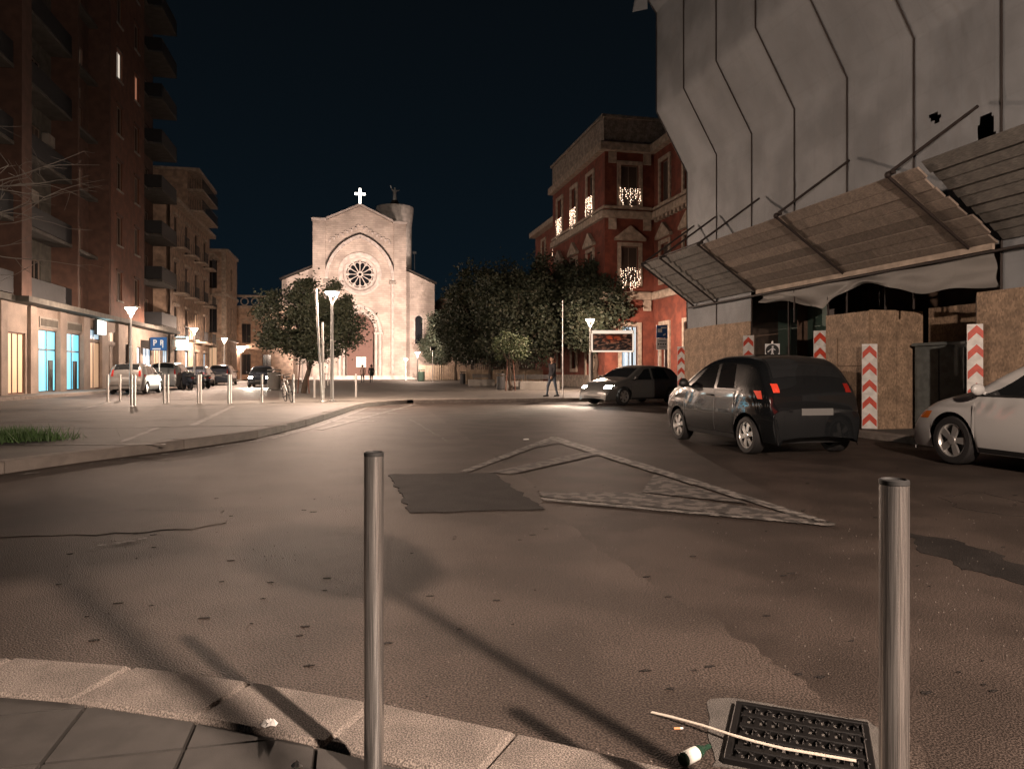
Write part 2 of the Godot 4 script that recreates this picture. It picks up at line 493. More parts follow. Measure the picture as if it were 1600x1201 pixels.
func build_ground() -> void:
	setting("ground", sheet(PackedVector2Array([Vector2(-400, 60), Vector2(400, 60), Vector2(400, -500), Vector2(-400, -500)]), -0.03), M.asphalt_new)
	setting("road", sheet(PackedVector2Array([Vector2(-60, 12), Vector2(9.62, 12), Vector2(9.62, -21.4), Vector2(70, -21.4), Vector2(70, -60), Vector2(-60, -60)]), 0.0), M.asphalt_new)
	# the older, paler surface; its torn edge runs beside the newer lane on the scaffold side
	var nw := pxpoly([[838, 760], [855, 800], [905, 830], [950, 868], [1010, 905], [1080, 950], [1140, 990], [1205, 1030], [1262, 1075], [1330, 1118], [1400, 1140], [1560, 1290]])
	nw = ragged(nw, 0.05, 0.07, true)
	nw.append_array(PackedVector2Array([Vector2(2.6, 3), Vector2(2.6, 11), Vector2(-59, 11), Vector2(-59, -59), Vector2(1.2, -59), Vector2(2.6, -26.0)]))
	setting("old_road_surface", sheet(nw, 0.004, 0.006), M.asphalt)
	setting("asphalt_patch", sheet(ragged(pxpoly([[609, 742], [770, 740], [850, 797], [640, 802]]), 0.05, 0.06), 0.011, 0.012), M.asphalt_patch)
	setting("asphalt_band", sheet(ragged(pxpoly([[-40, 812], [60, 803], [180, 799], [350, 798], [352, 818], [300, 828], [200, 834], [60, 838], [-40, 842]]), 0.1, 0.12), 0.008, 0.006), M.asphalt_new)
	for a in [[[1420, 832], [1500, 846], [1610, 886], [1610, 916], [1520, 892], [1432, 858]], [[1470, 776], [1540, 769], [1610, 790], [1610, 808], [1500, 794]]]:
		setting("asphalt_band", sheet(ragged(pxpoly(a), 0.05, 0.10), 0.004, 0.005), M.asphalt_patch)  # two darker ragged bands laid on the right side of the road
	# tar spots pressed into the road
	var tr := RandomNumberGenerator.new()
	tr.seed = 6
	var tar := MB.new()
	for i in 90:
		var c := gp(tr.randf_range(20, 1590), tr.randf_range(720, 1090))
		var pg := PackedVector2Array()
		var e := tr.randf_range(0.004, 0.017)
		for k in 9: pg.append(Vector2(c.x + cos(TAU * k / 9) * e * tr.randf_range(0.8, 2.2), -c.z + sin(TAU * k / 9) * e * tr.randf_range(0.4, 0.9)))
		tar.prism(pg, Vector3(0, 0.0062, 0), Vector3.RIGHT, Vector3(0, 0, -1), 0.004)
	var spots := setting("tar_spots", tar, M.asphalt_patch)
	spots.set_meta("kind", "stuff"); spots.set_meta("label", "small dark tar spots pressed into the road"); spots.set_meta("category", "tar spots")
	# paint
	for a in [
		[[[718, 738], [853, 686], [862, 684], [864, 689], [730, 739]], 0.36],
		[[[860, 683], [872, 684], [1309, 820], [1296, 824], [858, 688]], 0.55],
		[[[842, 770], [1000, 771], [1180, 795], [1300, 818], [1280, 819], [1080, 799], [850, 778]], 0.55, 1],
		[[[846, 779], [1080, 800], [1304, 820], [1302, 824], [1080, 804], [850, 783]], 0.5],
		[[[765, 739], [905, 708], [938, 710], [800, 742]], 0.5, 1],
		[[[806, 706], [862, 689], [876, 692]], 0.4, 1],
		[[[1022, 742], [1003, 770], [1090, 780], [1170, 788]], 0.45, 1],
		[[[135, 857], [240, 840], [245, 841], [140, 859]], 0.05],
	]:
		setting("road_marking", painted(pxpoly(a[0]), 0.012, a[1]), M.paint_faded if a.size() > 2 else M.paint)
	var line := [gp(0, 741), gp(130, 722), gp(300, 700), gp(400, 685), gp(480, 665), gp(530, 648), gp(560, 637)]
	var edge := []
	for p in line: edge.append(p)
	for i in edge.size() - 1:
		var o := Vector3(0.28, 0, 0.16)
		setting("edge_line", painted(ribbon(edge[i] + o, edge[i + 1] + o, 0.09), 0.010, -0.02 if i < 3 else 0.35, 0.045), M.paint)
	for k in 5:
		var a := gp(505 + k * 24, 659 - k * 6.5)
		setting("road_marking", painted(ribbon(a, a + Vector3(1.25, 0, 0.12), 0.3), 0.010, 0.28, 0.05), M.paint)
	setting("edge_line", painted(ribbon(gp(500, 672), gp(648, 632), 0.12), 0.014, 0.4, 0.05), M.paint)
	setting("edge_line", painted(ribbon(gp(640, 655), gp(700, 690), 0.05), 0.008, -0.05, 0.04), M.paint)
	# raised square with its kerb
	island = [Vector3(-9.5, 0, -3.0), Vector3(-6.2, 0, -7.0)] + line + [gp(600, 633), gp(645, 630)]
	var pz := flat(island)
	pz.append_array(PackedVector2Array([Vector2(6, -28.6), Vector2(70, -28.6), Vector2(70, -150), Vector2(-70, -150), Vector2(-70, -3)]))
	setting("square", sheet(pz, 0.146), M.plaza)
	var kr := root_setting("island_kerb")
	var inner := []
	for p in island: inner.append(p + Vector3(-0.10, 0, -0.06))
	kerb_row(kr, inner, 0.24, -0.02, 0.152, 0.98, M.kerb_stone)
	kr = root_setting("square_kerb")
	kerb_row(kr, [Vector3(2.45, 0, -28.5), Vector3(6, 0, -28.65), Vector3(32, 0, -28.65)], 0.25, -0.02, 0.150, 1.2, M.kerb_stone)
	# pale strips let into the square
	for a in [[0, 670, 446, 664, 0.13], [40, 695, 262, 694, 0.10], [0, 659, 315, 655, 0.10], [110, 642, 400, 636, 0.12], [188, 691, 245, 669, 0.09], [300, 665, 363, 635, 0.14], [127, 639, 178, 627, 0.14], [0, 684, 40, 684, 0.06]]:
		setting("paving_strip", painted(ribbon(gp(a[0], a[1], 0.146), gp(a[2], a[3], 0.146), a[4]), 0.152, 0.36, 0.06), M.plaza_line)
	# lane between the parked cars and the square, and the pavement before the shops
	setting("side_street", sheet(PackedVector2Array([Vector2(-12.2, -34), Vector2(-8.4, -29.5), Vector2(-2.6, -29.0), Vector2(-3.6, -40), Vector2(-4.6, -92), Vector2(-12.2, -92)]), 0.151), M.asphalt)
	var b := sheet(PackedVector2Array([Vector2(-12.3, -33.5), Vector2(-12.3, -95), Vector2(-15, -95), Vector2(-15, -24), Vector2(-13.6, -24)]), 0.275)
	setting("shop_pavement", b, M.plaza)
	kr = root_setting("shop_kerb")
	kerb_row(kr, [Vector3(-13.4, 0, -24), Vector3(-12.2, 0, -33.5), Vector3(-12.2, 0, -94)], 0.22, 0.1, 0.28, 1.4, M.kerb_stone)
	# pavement along the scaffold
	setting("scaffold_pavement", sheet(PackedVector2Array([Vector2(9.6, 8), Vector2(22, 8), Vector2(22, -21.3), Vector2(9.6, -21.3)]), 0.12), M.cement)
	kr = root_setting("scaffold_kerb")
	kerb_row(kr, [Vector3(9.55, 0, 6), Vector3(9.55, 0, -21.3)], 0.22, -0.02, 0.126, 1.1, M.kerb_stone)
	# corner pavement on which the camera stands
	var kl := [gp(-160, 1018, 0.06), gp(0, 1024, 0.06), gp(200, 1038, 0.06), gp(400, 1064, 0.06), gp(560, 1090, 0.06), gp(760, 1134, 0.06), gp(900, 1162, 0.06), gp(1060, 1200, 0.06), gp(1200, 1250, 0.06), gp(1330, 1330, 0.06), gp(1420, 1450, 0.06)]
	var mid := []
	for i in kl.size():
		var d: Vector3 = (kl[mini(i + 1, kl.size() - 1)] - kl[maxi(i - 1, 0)]).normalized()
		mid.append(kl[i] + d.cross(Vector3.UP) * -0.16 * (-1.0))
	kr = root_setting("corner_kerb")
	kerb_row(kr, mid, 0.31, -0.03, 0.062, 0.535, M.kerb_stone, 0.010)
	var bed := flat(mid)
	bed.append_array(PackedVector2Array([Vector2(1.2, 6), Vector2(-8, 6), Vector2(-8, -3.6)]))
	setting("pavement_bed", sheet(bed, 0.040), M.soil)
	var sl := root_setting("corner_pavement")
	var r := RandomNumberGenerator.new()
	r.seed = 3
	var inside := []
	for i in kl.size():
		var d: Vector3 = (kl[mini(i + 1, kl.size() - 1)] - kl[maxi(i - 1, 0)]).normalized()
		inside.append(kl[i] + d.cross(Vector3.UP) * 0.335)
	var region := flat(inside)
	region.append_array(PackedVector2Array([Vector2(1.3, 5), Vector2(-4, 5), Vector2(-4, -3.3)]))
	for i in range(-8, 6):
		for k in range(-4, 9):
			var x0 := -0.508 + 0.405 * i; var z0 := -2.462 + 0.375 * k
			var cell := PackedVector2Array([Vector2(x0 + 0.007, z0 + 0.006), Vector2(x0 + 0.398, z0 + 0.006), Vector2(x0 + 0.398, z0 + 0.369), Vector2(x0 + 0.007, z0 + 0.369)])
			for poly in Geometry2D.intersect_polygons(cell, region):
				if poly.size() < 3: continue
				var mb := MB.new()
				var q := PackedVector2Array()
				for p in poly: q.append(Vector2(p.x, -p.y))
				mb.prism(q, Vector3(0, 0.058 + r.randf_range(-0.003, 0.003), 0), Vector3.RIGHT, Vector3(0, 0, -1), 0.03)
				part(sl, "paving_slab", mb, M.slab)
	# loose grit in the gutter
	var gr := MB.new()
	for i in 2600:
		var t := r.randf() * 6.6 + 1.0
		var j := int(t)
		var p: Vector3 = kl[j].lerp(kl[mini(j + 1, kl.size() - 1)], t - j)
		var n := FastNoiseLite.new() if false else null
		p += Vector3(0.25, 0, -0.75).normalized() * absf(r.randfn(0.0, 0.035)) + Vector3(0.01, 0, -0.02)
		if sin(p.x * 9.0) + sin(p.x * 23.0 + 1.0) < -0.4 + r.randf(): continue
		var s := r.randf_range(0.002, 0.0065)
		gr.box(Vector3(p.x, s * 0.4, p.z), Vector3(s * 1.4, s, s), Basis(Vector3(0, 1, 0), r.randf() * TAU), s * 0.3)
	var grit := setting("gutter_grit", gr, M.crumbs)
	grit.set_meta("kind", "stuff"); grit.set_meta("label", "pale crumbled grit lying along the corner kerb"); grit.set_meta("category", "grit")
	# small dents and flecks in the road
	gr = MB.new()
	for i in 900:
		var p := gp(r.randf_range(0, 1600), r.randf_range(760, 1190))
		if p.z > -2.6: continue
		var s := r.randf_range(0.0015, 0.004)
		gr.box(Vector3(p.x, 0.006, p.z), Vector3(s, 0.006, s), Basis(Vector3(0, 1, 0), r.randf() * TAU), 0.001)
	grit = setting("road_grit", gr, M.chips)
	grit.set_meta("kind", "stuff"); grit.set_meta("label", "tiny pale chips scattered over the road asphalt"); grit.set_meta("category", "grit")

func build_foreground() -> void:
	bollard(gp(584, 1216, 0.06), 0.955, 0.0285, M.steel, "brushed steel bollard on the corner pavement beside the kerb's straight stretch", "")
	var p := at_depth(1397.5, 748, 1.53)
	bollard(Vector3(p.x, 0.0, p.z), p.y, 0.0292, M.steel, "brushed steel bollard with black cap next to the drain grate", "")
	# drain grate in its frame
	var a := gp(1150, 1106); var c := gp(1357, 1141)
	var u := (c - a).normalized()
	var w := Vector3.UP.cross(u) * -1.0
	if w.z < 0.0: w = -w
	var t := thing("drain_grate", "black cast iron drain grate with small square slots in the gutter", "drain grate", (a + c) * 0.5 + w * 0.21)
	var bs := Basis(u, Vector3.UP, w)
	var gw := a.distance_to(c)
	var mb := MB.new()
	mb.box(Vector3(0, -0.06, 0), Vector3(gw, 0.01, 0.42), bs)
	part(t, "sump", mb, M.iron)
	mb = MB.new()
	for s in [-1.0, 1.0]:
		mb.box(bs * Vector3(0, 0.013, s * 0.205), Vector3(gw, 0.03, 0.022), bs, 0.003)
		mb.box(bs * Vector3(s * (gw * 0.5 - 0.011), 0.0134, 0), Vector3(0.022, 0.03, 0.388), bs, 0.003)
	part(t, "frame", mb, M.iron)
	for k in range(1, 5):
		mb = MB.new()
		mb.box(bs * Vector3(0, 0.0125, -0.205 + 0.082 * k), Vector3(gw - 0.05, 0.026, 0.030), bs, 0.004)
		part(t, "crossbar", mb, M.iron)
	for k in range(1, 11):
		mb = MB.new()
		mb.box(bs * Vector3(-gw * 0.5 + gw * k / 11.0, 0.0115, 0), Vector3(0.019, 0.023, 0.38), bs, 0.003)
		part(t, "bar", mb, M.iron)
	for k in range(0, 10):
		for j in 5:
			mb = MB.new()
			mb.box(bs * Vector3(-gw * 0.5 + gw * (k + 0.5 + (0.5 if j % 2 else 0.0)) / 11.0 + 0.02, 0.0275, -0.164 + 0.082 * j), Vector3(0.006, 0.008, 0.02), bs * Basis(Vector3.UP, 0.5), 0.002)
			part(t, "stud", mb, M.iron)
	var surround := ragged(flat([a - u * 0.10 - w * 0.02, a - u * 0.02 - w * 0.065, a + u * 0.2 - w * 0.06, c - w * 0.07, c + u * 0.05 + w * 0.02, c + u * 0.07 + w * 0.40, c + u * 0.0 + w * 0.45, a - u * 0.03 + w * 0.45]), 0.03, 0.03)
	setting("grate_surround", sheet(surround, 0.0075, 0.01), M.cement)
	# litter
	var pts := []
	for q in [[1018, 1102], [1050, 1112], [1100, 1130], [1145, 1148], [1180, 1158], [1225, 1169], [1290, 1180], [1337, 1188]]:
		pts.append(gp(q[0], q[1], 0.036) + Vector3(0, 0.0 if q[0] > 1130 else -0.024 + (q[0] - 1018) * 0.0002, 0))
	mb = MB.new()
	for i in pts.size() - 1: mb.bar(pts[i], pts[i + 1] + (pts[i + 1] - pts[i]).normalized() * 0.002, 0.0125, 0.003)
	t = thing("plastic_strip", "long thin pale plastic strip lying bent across the drain grate", "plastic strip", pts[0])
	wpart(t, "strip", mb, M.strip)
	t = thing("cigarette_butt", "orange cigarette end lying on the asphalt near the drain grate", "cigarette butt", gp(1059, 1139, 0.004))
	mb = MB.new()
	mb.cyl(Vector3(-0.014, 0.004, 0), Vector3(0.008, 0.004, 0.003), 0.004, 0.004, 8)
	part(t, "filter", mb, M.butt)
	mb = MB.new()
	mb.cyl(Vector3(0.008, 0.004, 0.003), Vector3(0.018, 0.004, 0.0045), 0.0038, 0.0036, 8)
	part(t, "paper", mb, M.tissue)
	t = thing("glass_bottle", "dark green glass bottle with pale paper label lying in the gutter", "bottle", gp(1083, 1189, 0.0), 0.45)
	mb = MB.new()
	var lie := Transform3D(Basis(Vector3(0, 0, 1), -PI / 2), Vector3(-0.055, 0.021, 0))
	mb.lathe([Vector2(0, 0), Vector2(0.018, 0), Vector2(0.021, 0.005), Vector2(0.021, 0.075), Vector2(0.019, 0.09), Vector2(0.009, 0.115), Vector2(0.0085, 0.14), Vector2(0, 0.14)], 14, lie)
	part(t, "glass", mb, M.bottle_green)
	mb = MB.new()
	mb.lathe([Vector2(0.0216, 0.012), Vector2(0.0216, 0.070)], 14, lie)
	part(t, "paper_label", mb, M.paper_label)
	for k in 2:
		var q := gp(420, 1134, 0.062) if k == 0 else gp(462, 1199, 0.06)
		t = thing("crumpled_tissue", ["crumpled white tissue on the edge of the corner kerb", "small scrap of white tissue on the dark paving slabs"][k], "tissue", q)
		mb = MB.new()
		var r := RandomNumberGenerator.new()
		r.seed = 40 + k
		var old := []
		for i in 9: old.append(Vector3(cos(TAU * i / 9) * r.randf_range(0.016, 0.04), r.randf_range(0.0, 0.008), sin(TAU * i / 9) * r.randf_range(0.01, 0.022)) * (1.0 if k == 0 else 0.6))
		for i in 9:
			var m1: Vector3 = old[i] * 0.5 + Vector3(0, r.randf_range(0.008, 0.024), 0)
			mb.tri(old[i], old[(i + 1) % 9], m1); mb.tri(m1, old[(i + 1) % 9], Vector3(0, 0.012, 0)); mb.tri(m1, Vector3(0, 0.012, 0), old[(i + 8) % 9] * 0.4 + Vector3(0, 0.012, 0))
		part(t, "paper", mb, M.tissue)
	t = thing("crumpled_tissue", "flattened white scrap on the road behind the painted triangle's tip", "tissue", gp(822, 687, 0.004))
	mb = MB.new()
	mb.box(Vector3(0, 0.012, 0), Vector3(0.10, 0.02, 0.05), Basis(Vector3.UP, 0.4), 0.009)
	part(t, "paper", mb, M.tissue)
	# two signs on the corner, beside the camera: their shadows lie on the road
	t = thing("round_road_sign", "round road sign on a steel pole on the corner pavement", "road sign", Vector3(1.42, 0.06, -1.03), atan2(1.6, 4.3))
	mb = MB.new()
	mb.cyl(Vector3(0, 0, 0), Vector3(0, 2.5, 0), 0.03, 0.03, 12)
	part(t, "pole", mb, M.steel_far)
	mb = MB.new()
	mb.cyl(Vector3(0, 2.2, 0.035), Vector3(0, 2.2, 0.045), 0.30, 0.30, 32)
	part(t, "plate", mb, M.sign_blue)
	t = thing("direction_sign", "tall steel pole with wide direction panels on the corner pavement", "road sign", Vector3(0.93, 0.06, -0.36), atan2(2.0, 3.7))
	mb = MB.new()
	mb.cyl(Vector3(0, 0, 0), Vector3(0, 3.3, 0), 0.042, 0.042, 12)
	part(t, "pole", mb, M.steel_far)
	for k in 2:
		mb = MB.new()
		mb.box(Vector3(0.1 - 0.15 * k, 3.0 - 0.3 * k, 0.05), Vector3(0.9, 0.25, 0.02), Basis())
		part(t, "panel", mb, M.sign_blue)

# ---------------------------------------------------------------- walls with real openings
func wall(root: Node3D, called: String, o: Vector3, r: Vector3, w: float, h: float, ops: Array, m: Material, depth := 0.22) -> MeshInstance3D:
	var u := Vector3.UP
	var n := r.cross(u)
	var xs := [0.0, w]; var ys := [0.0, h]
	for q in ops:
		for x in [q[0], q[2]]:
			if not xs.has(x): xs.append(x)
		for y in [q[1], q[3]]:
			if not ys.has(y): ys.append(y)
	xs.sort(); ys.sort()
	var b := MB.new()
	for i in xs.size() - 1:
		for j in ys.size() - 1:
			var cx: float = (xs[i] + xs[i + 1]) * 0.5; var cy: float = (ys[j] + ys[j + 1]) * 0.5
			var open := false
			for q in ops:
				if cx > q[0] and cx < q[2] and cy > q[1] and cy < q[3]: open = true
			if open: continue
			b.quad(o + r * xs[i] + u * ys[j], o + r * xs[i + 1] + u * ys[j], o + r * xs[i + 1] + u * ys[j + 1], o + r * xs[i] + u * ys[j + 1])
	for q in ops:
		var a := [o + r * q[0] + u * q[1], o + r * q[2] + u * q[1], o + r * q[2] + u * q[3], o + r * q[0] + u * q[3]]
		for k in 4:
			var p: Vector3 = a[k]; var s: Vector3 = a[(k + 1) % 4]
			b.quad(p, s, s - n * depth, p - n * depth)
	return wpart(root, called, b, m)

# a window filling an opening: frame, pane(s) behind it, optional sill and surround
func window(root: Node3D, o: Vector3, r: Vector3, q: Array, pane: Material, frame: Material, depth := 0.14, bars := 1, called := "window") -> MeshInstance3D:
	var u := Vector3.UP
	var n := r.cross(u)
	var bs := Basis(r, u, n)
	var w: float = q[2] - q[0]; var h: float = q[3] - q[1]
	var c: Vector3 = o + r * (q[0] + q[2]) * 0.5 + u * (q[1] + q[3]) * 0.5 - n * depth
	var b := MB.new()
	var f := 0.055
	for s in [-1.0, 1.0]:
		b.box(c + r * s * (w - f) * 0.5, Vector3(f, h, 0.06), bs)
		b.box(c + u * s * (h - f) * 0.5, Vector3(w - 2 * f, f, 0.056), bs)
	for k in bars: b.box(c + r * (w * (k + 1.0) / (bars + 1) - w * 0.5), Vector3(0.05, h - 2 * f, 0.052), bs)
	var o2 := wpart(root, called, b, frame)
	b = MB.new()
	b.box(c - n * 0.01, Vector3(w - 0.02, h - 0.02, 0.012), bs)
	part(o2, "pane", b, pane)
	return o2

func ledge(root: Node3D, called: String, lo: Vector3, hi: Vector3, m: Material, ch := 0.0) -> MeshInstance3D:
	var b := MB.new()
	b.span(lo, hi, ch)
	return wpart(root, called, b, m)

func balcony(root: Node3D, x0: float, x1: float, z0: float, z1: float, y: float, slab: Material, rail: Material, solid: bool) -> void:
	var b := MB.new()
	b.span(Vector3(x0, y, z0), Vector3(x1, y + 0.16, z1))
	var s := wpart(root, "balcony", b, slab)
	b = MB.new()
	var zl := minf(z0, z1); var zh := maxf(z0, z1)
	if solid:
		b.span(Vector3(x1 - 0.06, y + 0.2, zl + 0.02), Vector3(x1 - 0.02, y + 1.12, zh - 0.02))
		b.span(Vector3(x0, y + 0.2, zh - 0.05), Vector3(x1 - 0.07, y + 1.12, zh - 0.01))
	else:
		b.span(Vector3(x1 - 0.06, y + 1.02, zl + 0.02), Vector3(x1 - 0.02, y + 1.06, zh - 0.02))
		var k := int((zh - zl) / 0.16)
		for i in k + 1: b.bar(Vector3(x1 - 0.04, y + 0.16, lerpf(zl + 0.04, zh - 0.04, float(i) / k)), Vector3(x1 - 0.04, y + 1.03, lerpf(zl + 0.04, zh - 0.04, float(i) / k)), 0.02, 0.02)
		for i in 6: b.bar(Vector3(lerpf(x0, x1 - 0.04, i / 6.0), y + 0.16, zh - 0.04), Vector3(lerpf(x0, x1 - 0.04, i / 6.0), y + 1.03, zh - 0.04), 0.02, 0.02)
	part(s, "railing", b, rail)

func area_light(root: Node3D, at: Vector3, face: Vector3, size: Vector2, col: Color, e: float) -> void:
	var l := AreaLight3D.new()
	l.name = "light"
	root.add_child(l)
	l.area_size = size
	l.light_color = col.linear_to_srgb(); l.light_energy = e
	l.area_range = 60.0; l.shadow_enabled = true
	l.look_at_from_position(at, at + face, Vector3.UP if absf(face.y) < 0.9 else Vector3.RIGHT)
	l.global_position = at

func build_apartments() -> void:
	var base := 0.275
	var X := -13.7
	var t := thing("apartment_block", "tall dark brown apartment block with lit shops under a long ledge", "building", Vector3(X, base, -45))
	var R := Vector3(0, 0, -1)
	var F := 3.27
	var y0 := 4.40
	var N := 8
	var top := y0 + F * N
	# ground floor: pixel columns of the openings on the facade plane
	var z0 := -25.0
	var ops := []
	for a in [[12, 39, 2.62], [60, 89, 2.9], [101, 126, 2.9], [138, 157, 2.6], [166, 180, 2.5], [190, 201, 2.7], [211, 219, 2.6], [223, 236, 2.6], [240, 250, 2.6], [254, 262, 2.6]]:
		ops.append([z0 - z_on(a[0], X), 0.02, z0 - z_on(a[1], X), a[2]])
	var trans := []
	for a in [[138, 157], [166, 180]]: trans.append([z0 - z_on(a[0], X), 2.72, z0 - z_on(a[1], X), 3.3])
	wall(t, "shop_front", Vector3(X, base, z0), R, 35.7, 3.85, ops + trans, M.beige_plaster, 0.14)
	var panes := [M.pane_warm, M.pane_cyan, M.pane_cyan, M.pane_warm, M.beige_plaster, M.shutter, M.pane_cold, M.pane_cold, M.pane_warm, M.pane_cold]
	for i in ops.size():
		var fr: Material = M.door_wood if i in [0, 3] else (M.beige_plaster if i == 4 else M.trim)
		var d := window(t, Vector3(X, base, z0), R, ops[i], panes[i], fr, 0.10, 2 if i == 0 else 1, "shop_door")
		if i in [1, 2]:
			var b := MB.new()
			b.box(Vector3(X - 0.08, base + 1.98, (z0 - (ops[i][0] + ops[i][2]) * 0.5)), Vector3(0.05, 0.07, ops[i][2] - ops[i][0] - 0.1))
			part(d, "transom", b, M.trim)
			b = MB.new()
			b.box(Vector3(X - 0.085, base + 0.75, z0 - lerpf(ops[i][0], ops[i][2], 0.72)), Vector3(0.04, 1.5, 0.5))
			part(d, "display", b, M.trim)
	for q in trans: window(t, Vector3(X, base, z0), R, q, M.pane_cold if q == trans[0] else M.pane_warm, M.trim, 0.10, 1, "transom_window")
	for a in [[61, 88], [103, 125]]:
		ledge(t, "shop_grille", Vector3(X, 3.25, z_on(a[1] + 1, X)), Vector3(X + 0.05, 3.75, z_on(a[0] - 1, X)), M.slab_concrete)
		for k in 14:
			var zz := lerpf(z_on(a[0], X), z_on(a[1], X), (k + 0.5) / 14.0)
			ledge(t, "grille_bar", Vector3(X + 0.051, 3.33, zz - 0.02), Vector3(X + 0.075, 3.66, zz + 0.02), M.grey_plaster)
	for px in [0, 47, 94, 131, 160, 186, 205]:
		ledge(t, "pilaster", Vector3(X, base, z_on(px + 5, X)), Vector3(X + 0.14, 4.12, z_on(px - 5, X)), M.beige_plaster, 0.02)
	ledge(t, "ledge", Vector3(-15.2, 4.125, -60.75), Vector3(-12.85, 4.36, -33.4), M.grey_plaster)
	ledge(t, "ledge", Vector3(-15.2, 4.125, -33.3), Vector3(-13.3, 4.36, -25), M.grey_plaster)
	# upper floors
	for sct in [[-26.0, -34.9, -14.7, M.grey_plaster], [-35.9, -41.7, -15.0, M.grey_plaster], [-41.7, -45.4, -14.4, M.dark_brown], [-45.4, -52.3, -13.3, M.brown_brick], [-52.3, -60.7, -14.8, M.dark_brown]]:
		var za: float = sct[0]; var zb: float = sct[1]; var xx: float = sct[2]
		var w := za - zb
		var wo := []
		var lit := []
		for k in N:
			var yb := F * k
			if xx == -13.3:
				for z in [-47.05, -50.6]:
					wo.append([za - z - 0.5, yb + 1.05, za - z + 0.5, yb + 2.75])
					lit.append(M.pane_lit if k == 4 and z == -47.05 else (M.pane_orange if k == 4 else M.pane))
			elif xx == -14.4:
				wo.append([1.75, yb + 0.25, 2.55, yb + 1.55]); lit.append(M.pane_lit if k in [0, 1, 2, 4] else M.pane)
			elif xx == -14.8:
				wo.append([0.5, yb + 0.2, 1.3, yb + 1.5]); lit.append(M.pane_warm if k in [0, 1, 2] else M.pane)
				wo.append([3.6, yb + 0.1, 4.6, yb + 2.3]); lit.append(M.pane_warm if k == 0 else M.pane)
				wo.append([6.2, yb + 0.9, 7.2, yb + 2.3]); lit.append(M.pane)
			else:
				wo.append([0.8, yb + 0.1, 1.9, yb + 2.35]); lit.append(M.pane)
				wo.append([3.4, yb + 0.1, 4.5, yb + 2.35]); lit.append(M.pane)
		for i in lit.size():
			if lit[i] == M.pane and (i * 7 + int(-za)) % 5 < 2: lit[i] = M.shutter
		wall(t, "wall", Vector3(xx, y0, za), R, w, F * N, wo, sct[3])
		for i in wo.size():
			window(t, Vector3(xx, y0, za), R, wo[i], lit[i], M.window_frame, 0.12, 1)
			if xx == -13.3:
				ledge(t, "window_surround", Vector3(xx, y0 + wo[i][3] + 0.02, za - wo[i][2] - 0.12), Vector3(xx + 0.05, y0 + wo[i][3] + 0.14, za - wo[i][0] + 0.12), M.dark_brown)
				ledge(t, "window_sill", Vector3(xx, y0 + wo[i][1] - 0.1, za - wo[i][2] - 0.1), Vector3(xx + 0.08, y0 + wo[i][1] - 0.01, za - wo[i][0] + 0.1), M.slab_concrete)
	for z in [[-34.9, -35.9], [-26.0, -25.2]]:
		ledge(t, "pier", Vector3(-15.1, y0, z[1]), Vector3(-13.7, top, z[0]), M.dark_brown)
	for z in [-41.75, -45.35, -52.35]:
		ledge(t, "fin_wall", Vector3(-15.0, y0, z - 0.12), Vector3(-13.75 if z > -44 else -13.32, top, z + 0.12), M.dark_brown)
	for k in N:
		var y := y0 + F * k
		balcony(t, -15.0, -14.0, -35.95, -41.6, y - 0.02, M.balcony_concrete, M.parapet, true)
		balcony(t, -14.7, -13.95, -26.2, -34.8, y - 0.02, M.balcony_concrete, M.parapet, true)
		ledge(t, "string_course", Vector3(-14.4, y - 0.1, -45.2), Vector3(-13.9, y + 0.06, -41.9), M.balcony_concrete)
		balcony(t, -14.8, -13.05, -56.0, -60.6, y - 0.02, M.balcony_concrete, M.parapet, true)
		ledge(t, "string_course", Vector3(-14.8, y - 0.08, -55.9), Vector3(-13.9, y + 0.06, -52.5), M.balcony_concrete)
	for a in [[-14.8, -53.6, 1], [-14.8, -53.4, 3], [-14.8, -55.2, 5], [-15.0, -38.9, 1], [-15.0, -38.7, 4], [-15.0, -40.9, 2], [-14.4, -42.6, 3]]:
		ledge(t, "air_conditioner", Vector3(a[0], y0 + F * a[2] + 1.7, a[1] - 0.42), Vector3(a[0] + 0.3, y0 + F * a[2] + 2.28, a[1] + 0.42), M.slab_concrete, 0.03)
	ledge(t, "roof", Vector3(-26, top, -60.7), Vector3(-13.2, top + 0.4, -25), M.slab_concrete)
	ledge(t, "back_wall", Vector3(-26, base, -60.6), Vector3(-15.2, top, -25.1), M.dark_brown)
	# lit signs over the shops
	var sg := thing("shop_sign", "glowing pale blue square box sign above a reddish shop door", "shop sign", Vector3(X + 0.16, 3.35, z_on(151, X)))
	var b := MB.new()
	b.box(Vector3(0, 0.33, 0), Vector3(0.16, 0.82, 1.5))
	part(sg, "box", b, M.trim)
	b = MB.new()
	b.box(Vector3(0.085, 0.33, 0), Vector3(0.012, 0.74, 1.42))
	part(sg, "glowing_face", b, M.sign_white)
	area_light(sg, sg.position + Vector3(0.14, 0.33, 0), Vector3(1, 0, 0), Vector2(1.3, 0.7), Color(0.6, 0.95, 1.0), 3.0)
	sg = thing("shop_sign", "yellow lit shop sign with dark lettering beside the blue parking board", "shop sign", Vector3(X + 0.6, 2.75, z_on(226, X)))
	b = MB.new()
	b.box(Vector3(0, 0.35, 0), Vector3(0.14, 0.78, 2.3))
	part(sg, "box", b, M.trim)
	b = MB.new()
	b.box(Vector3(0.075, 0.35, 0), Vector3(0.012, 0.70, 2.2))
	part(sg, "glowing_face", b, M.sign_yellow)
	
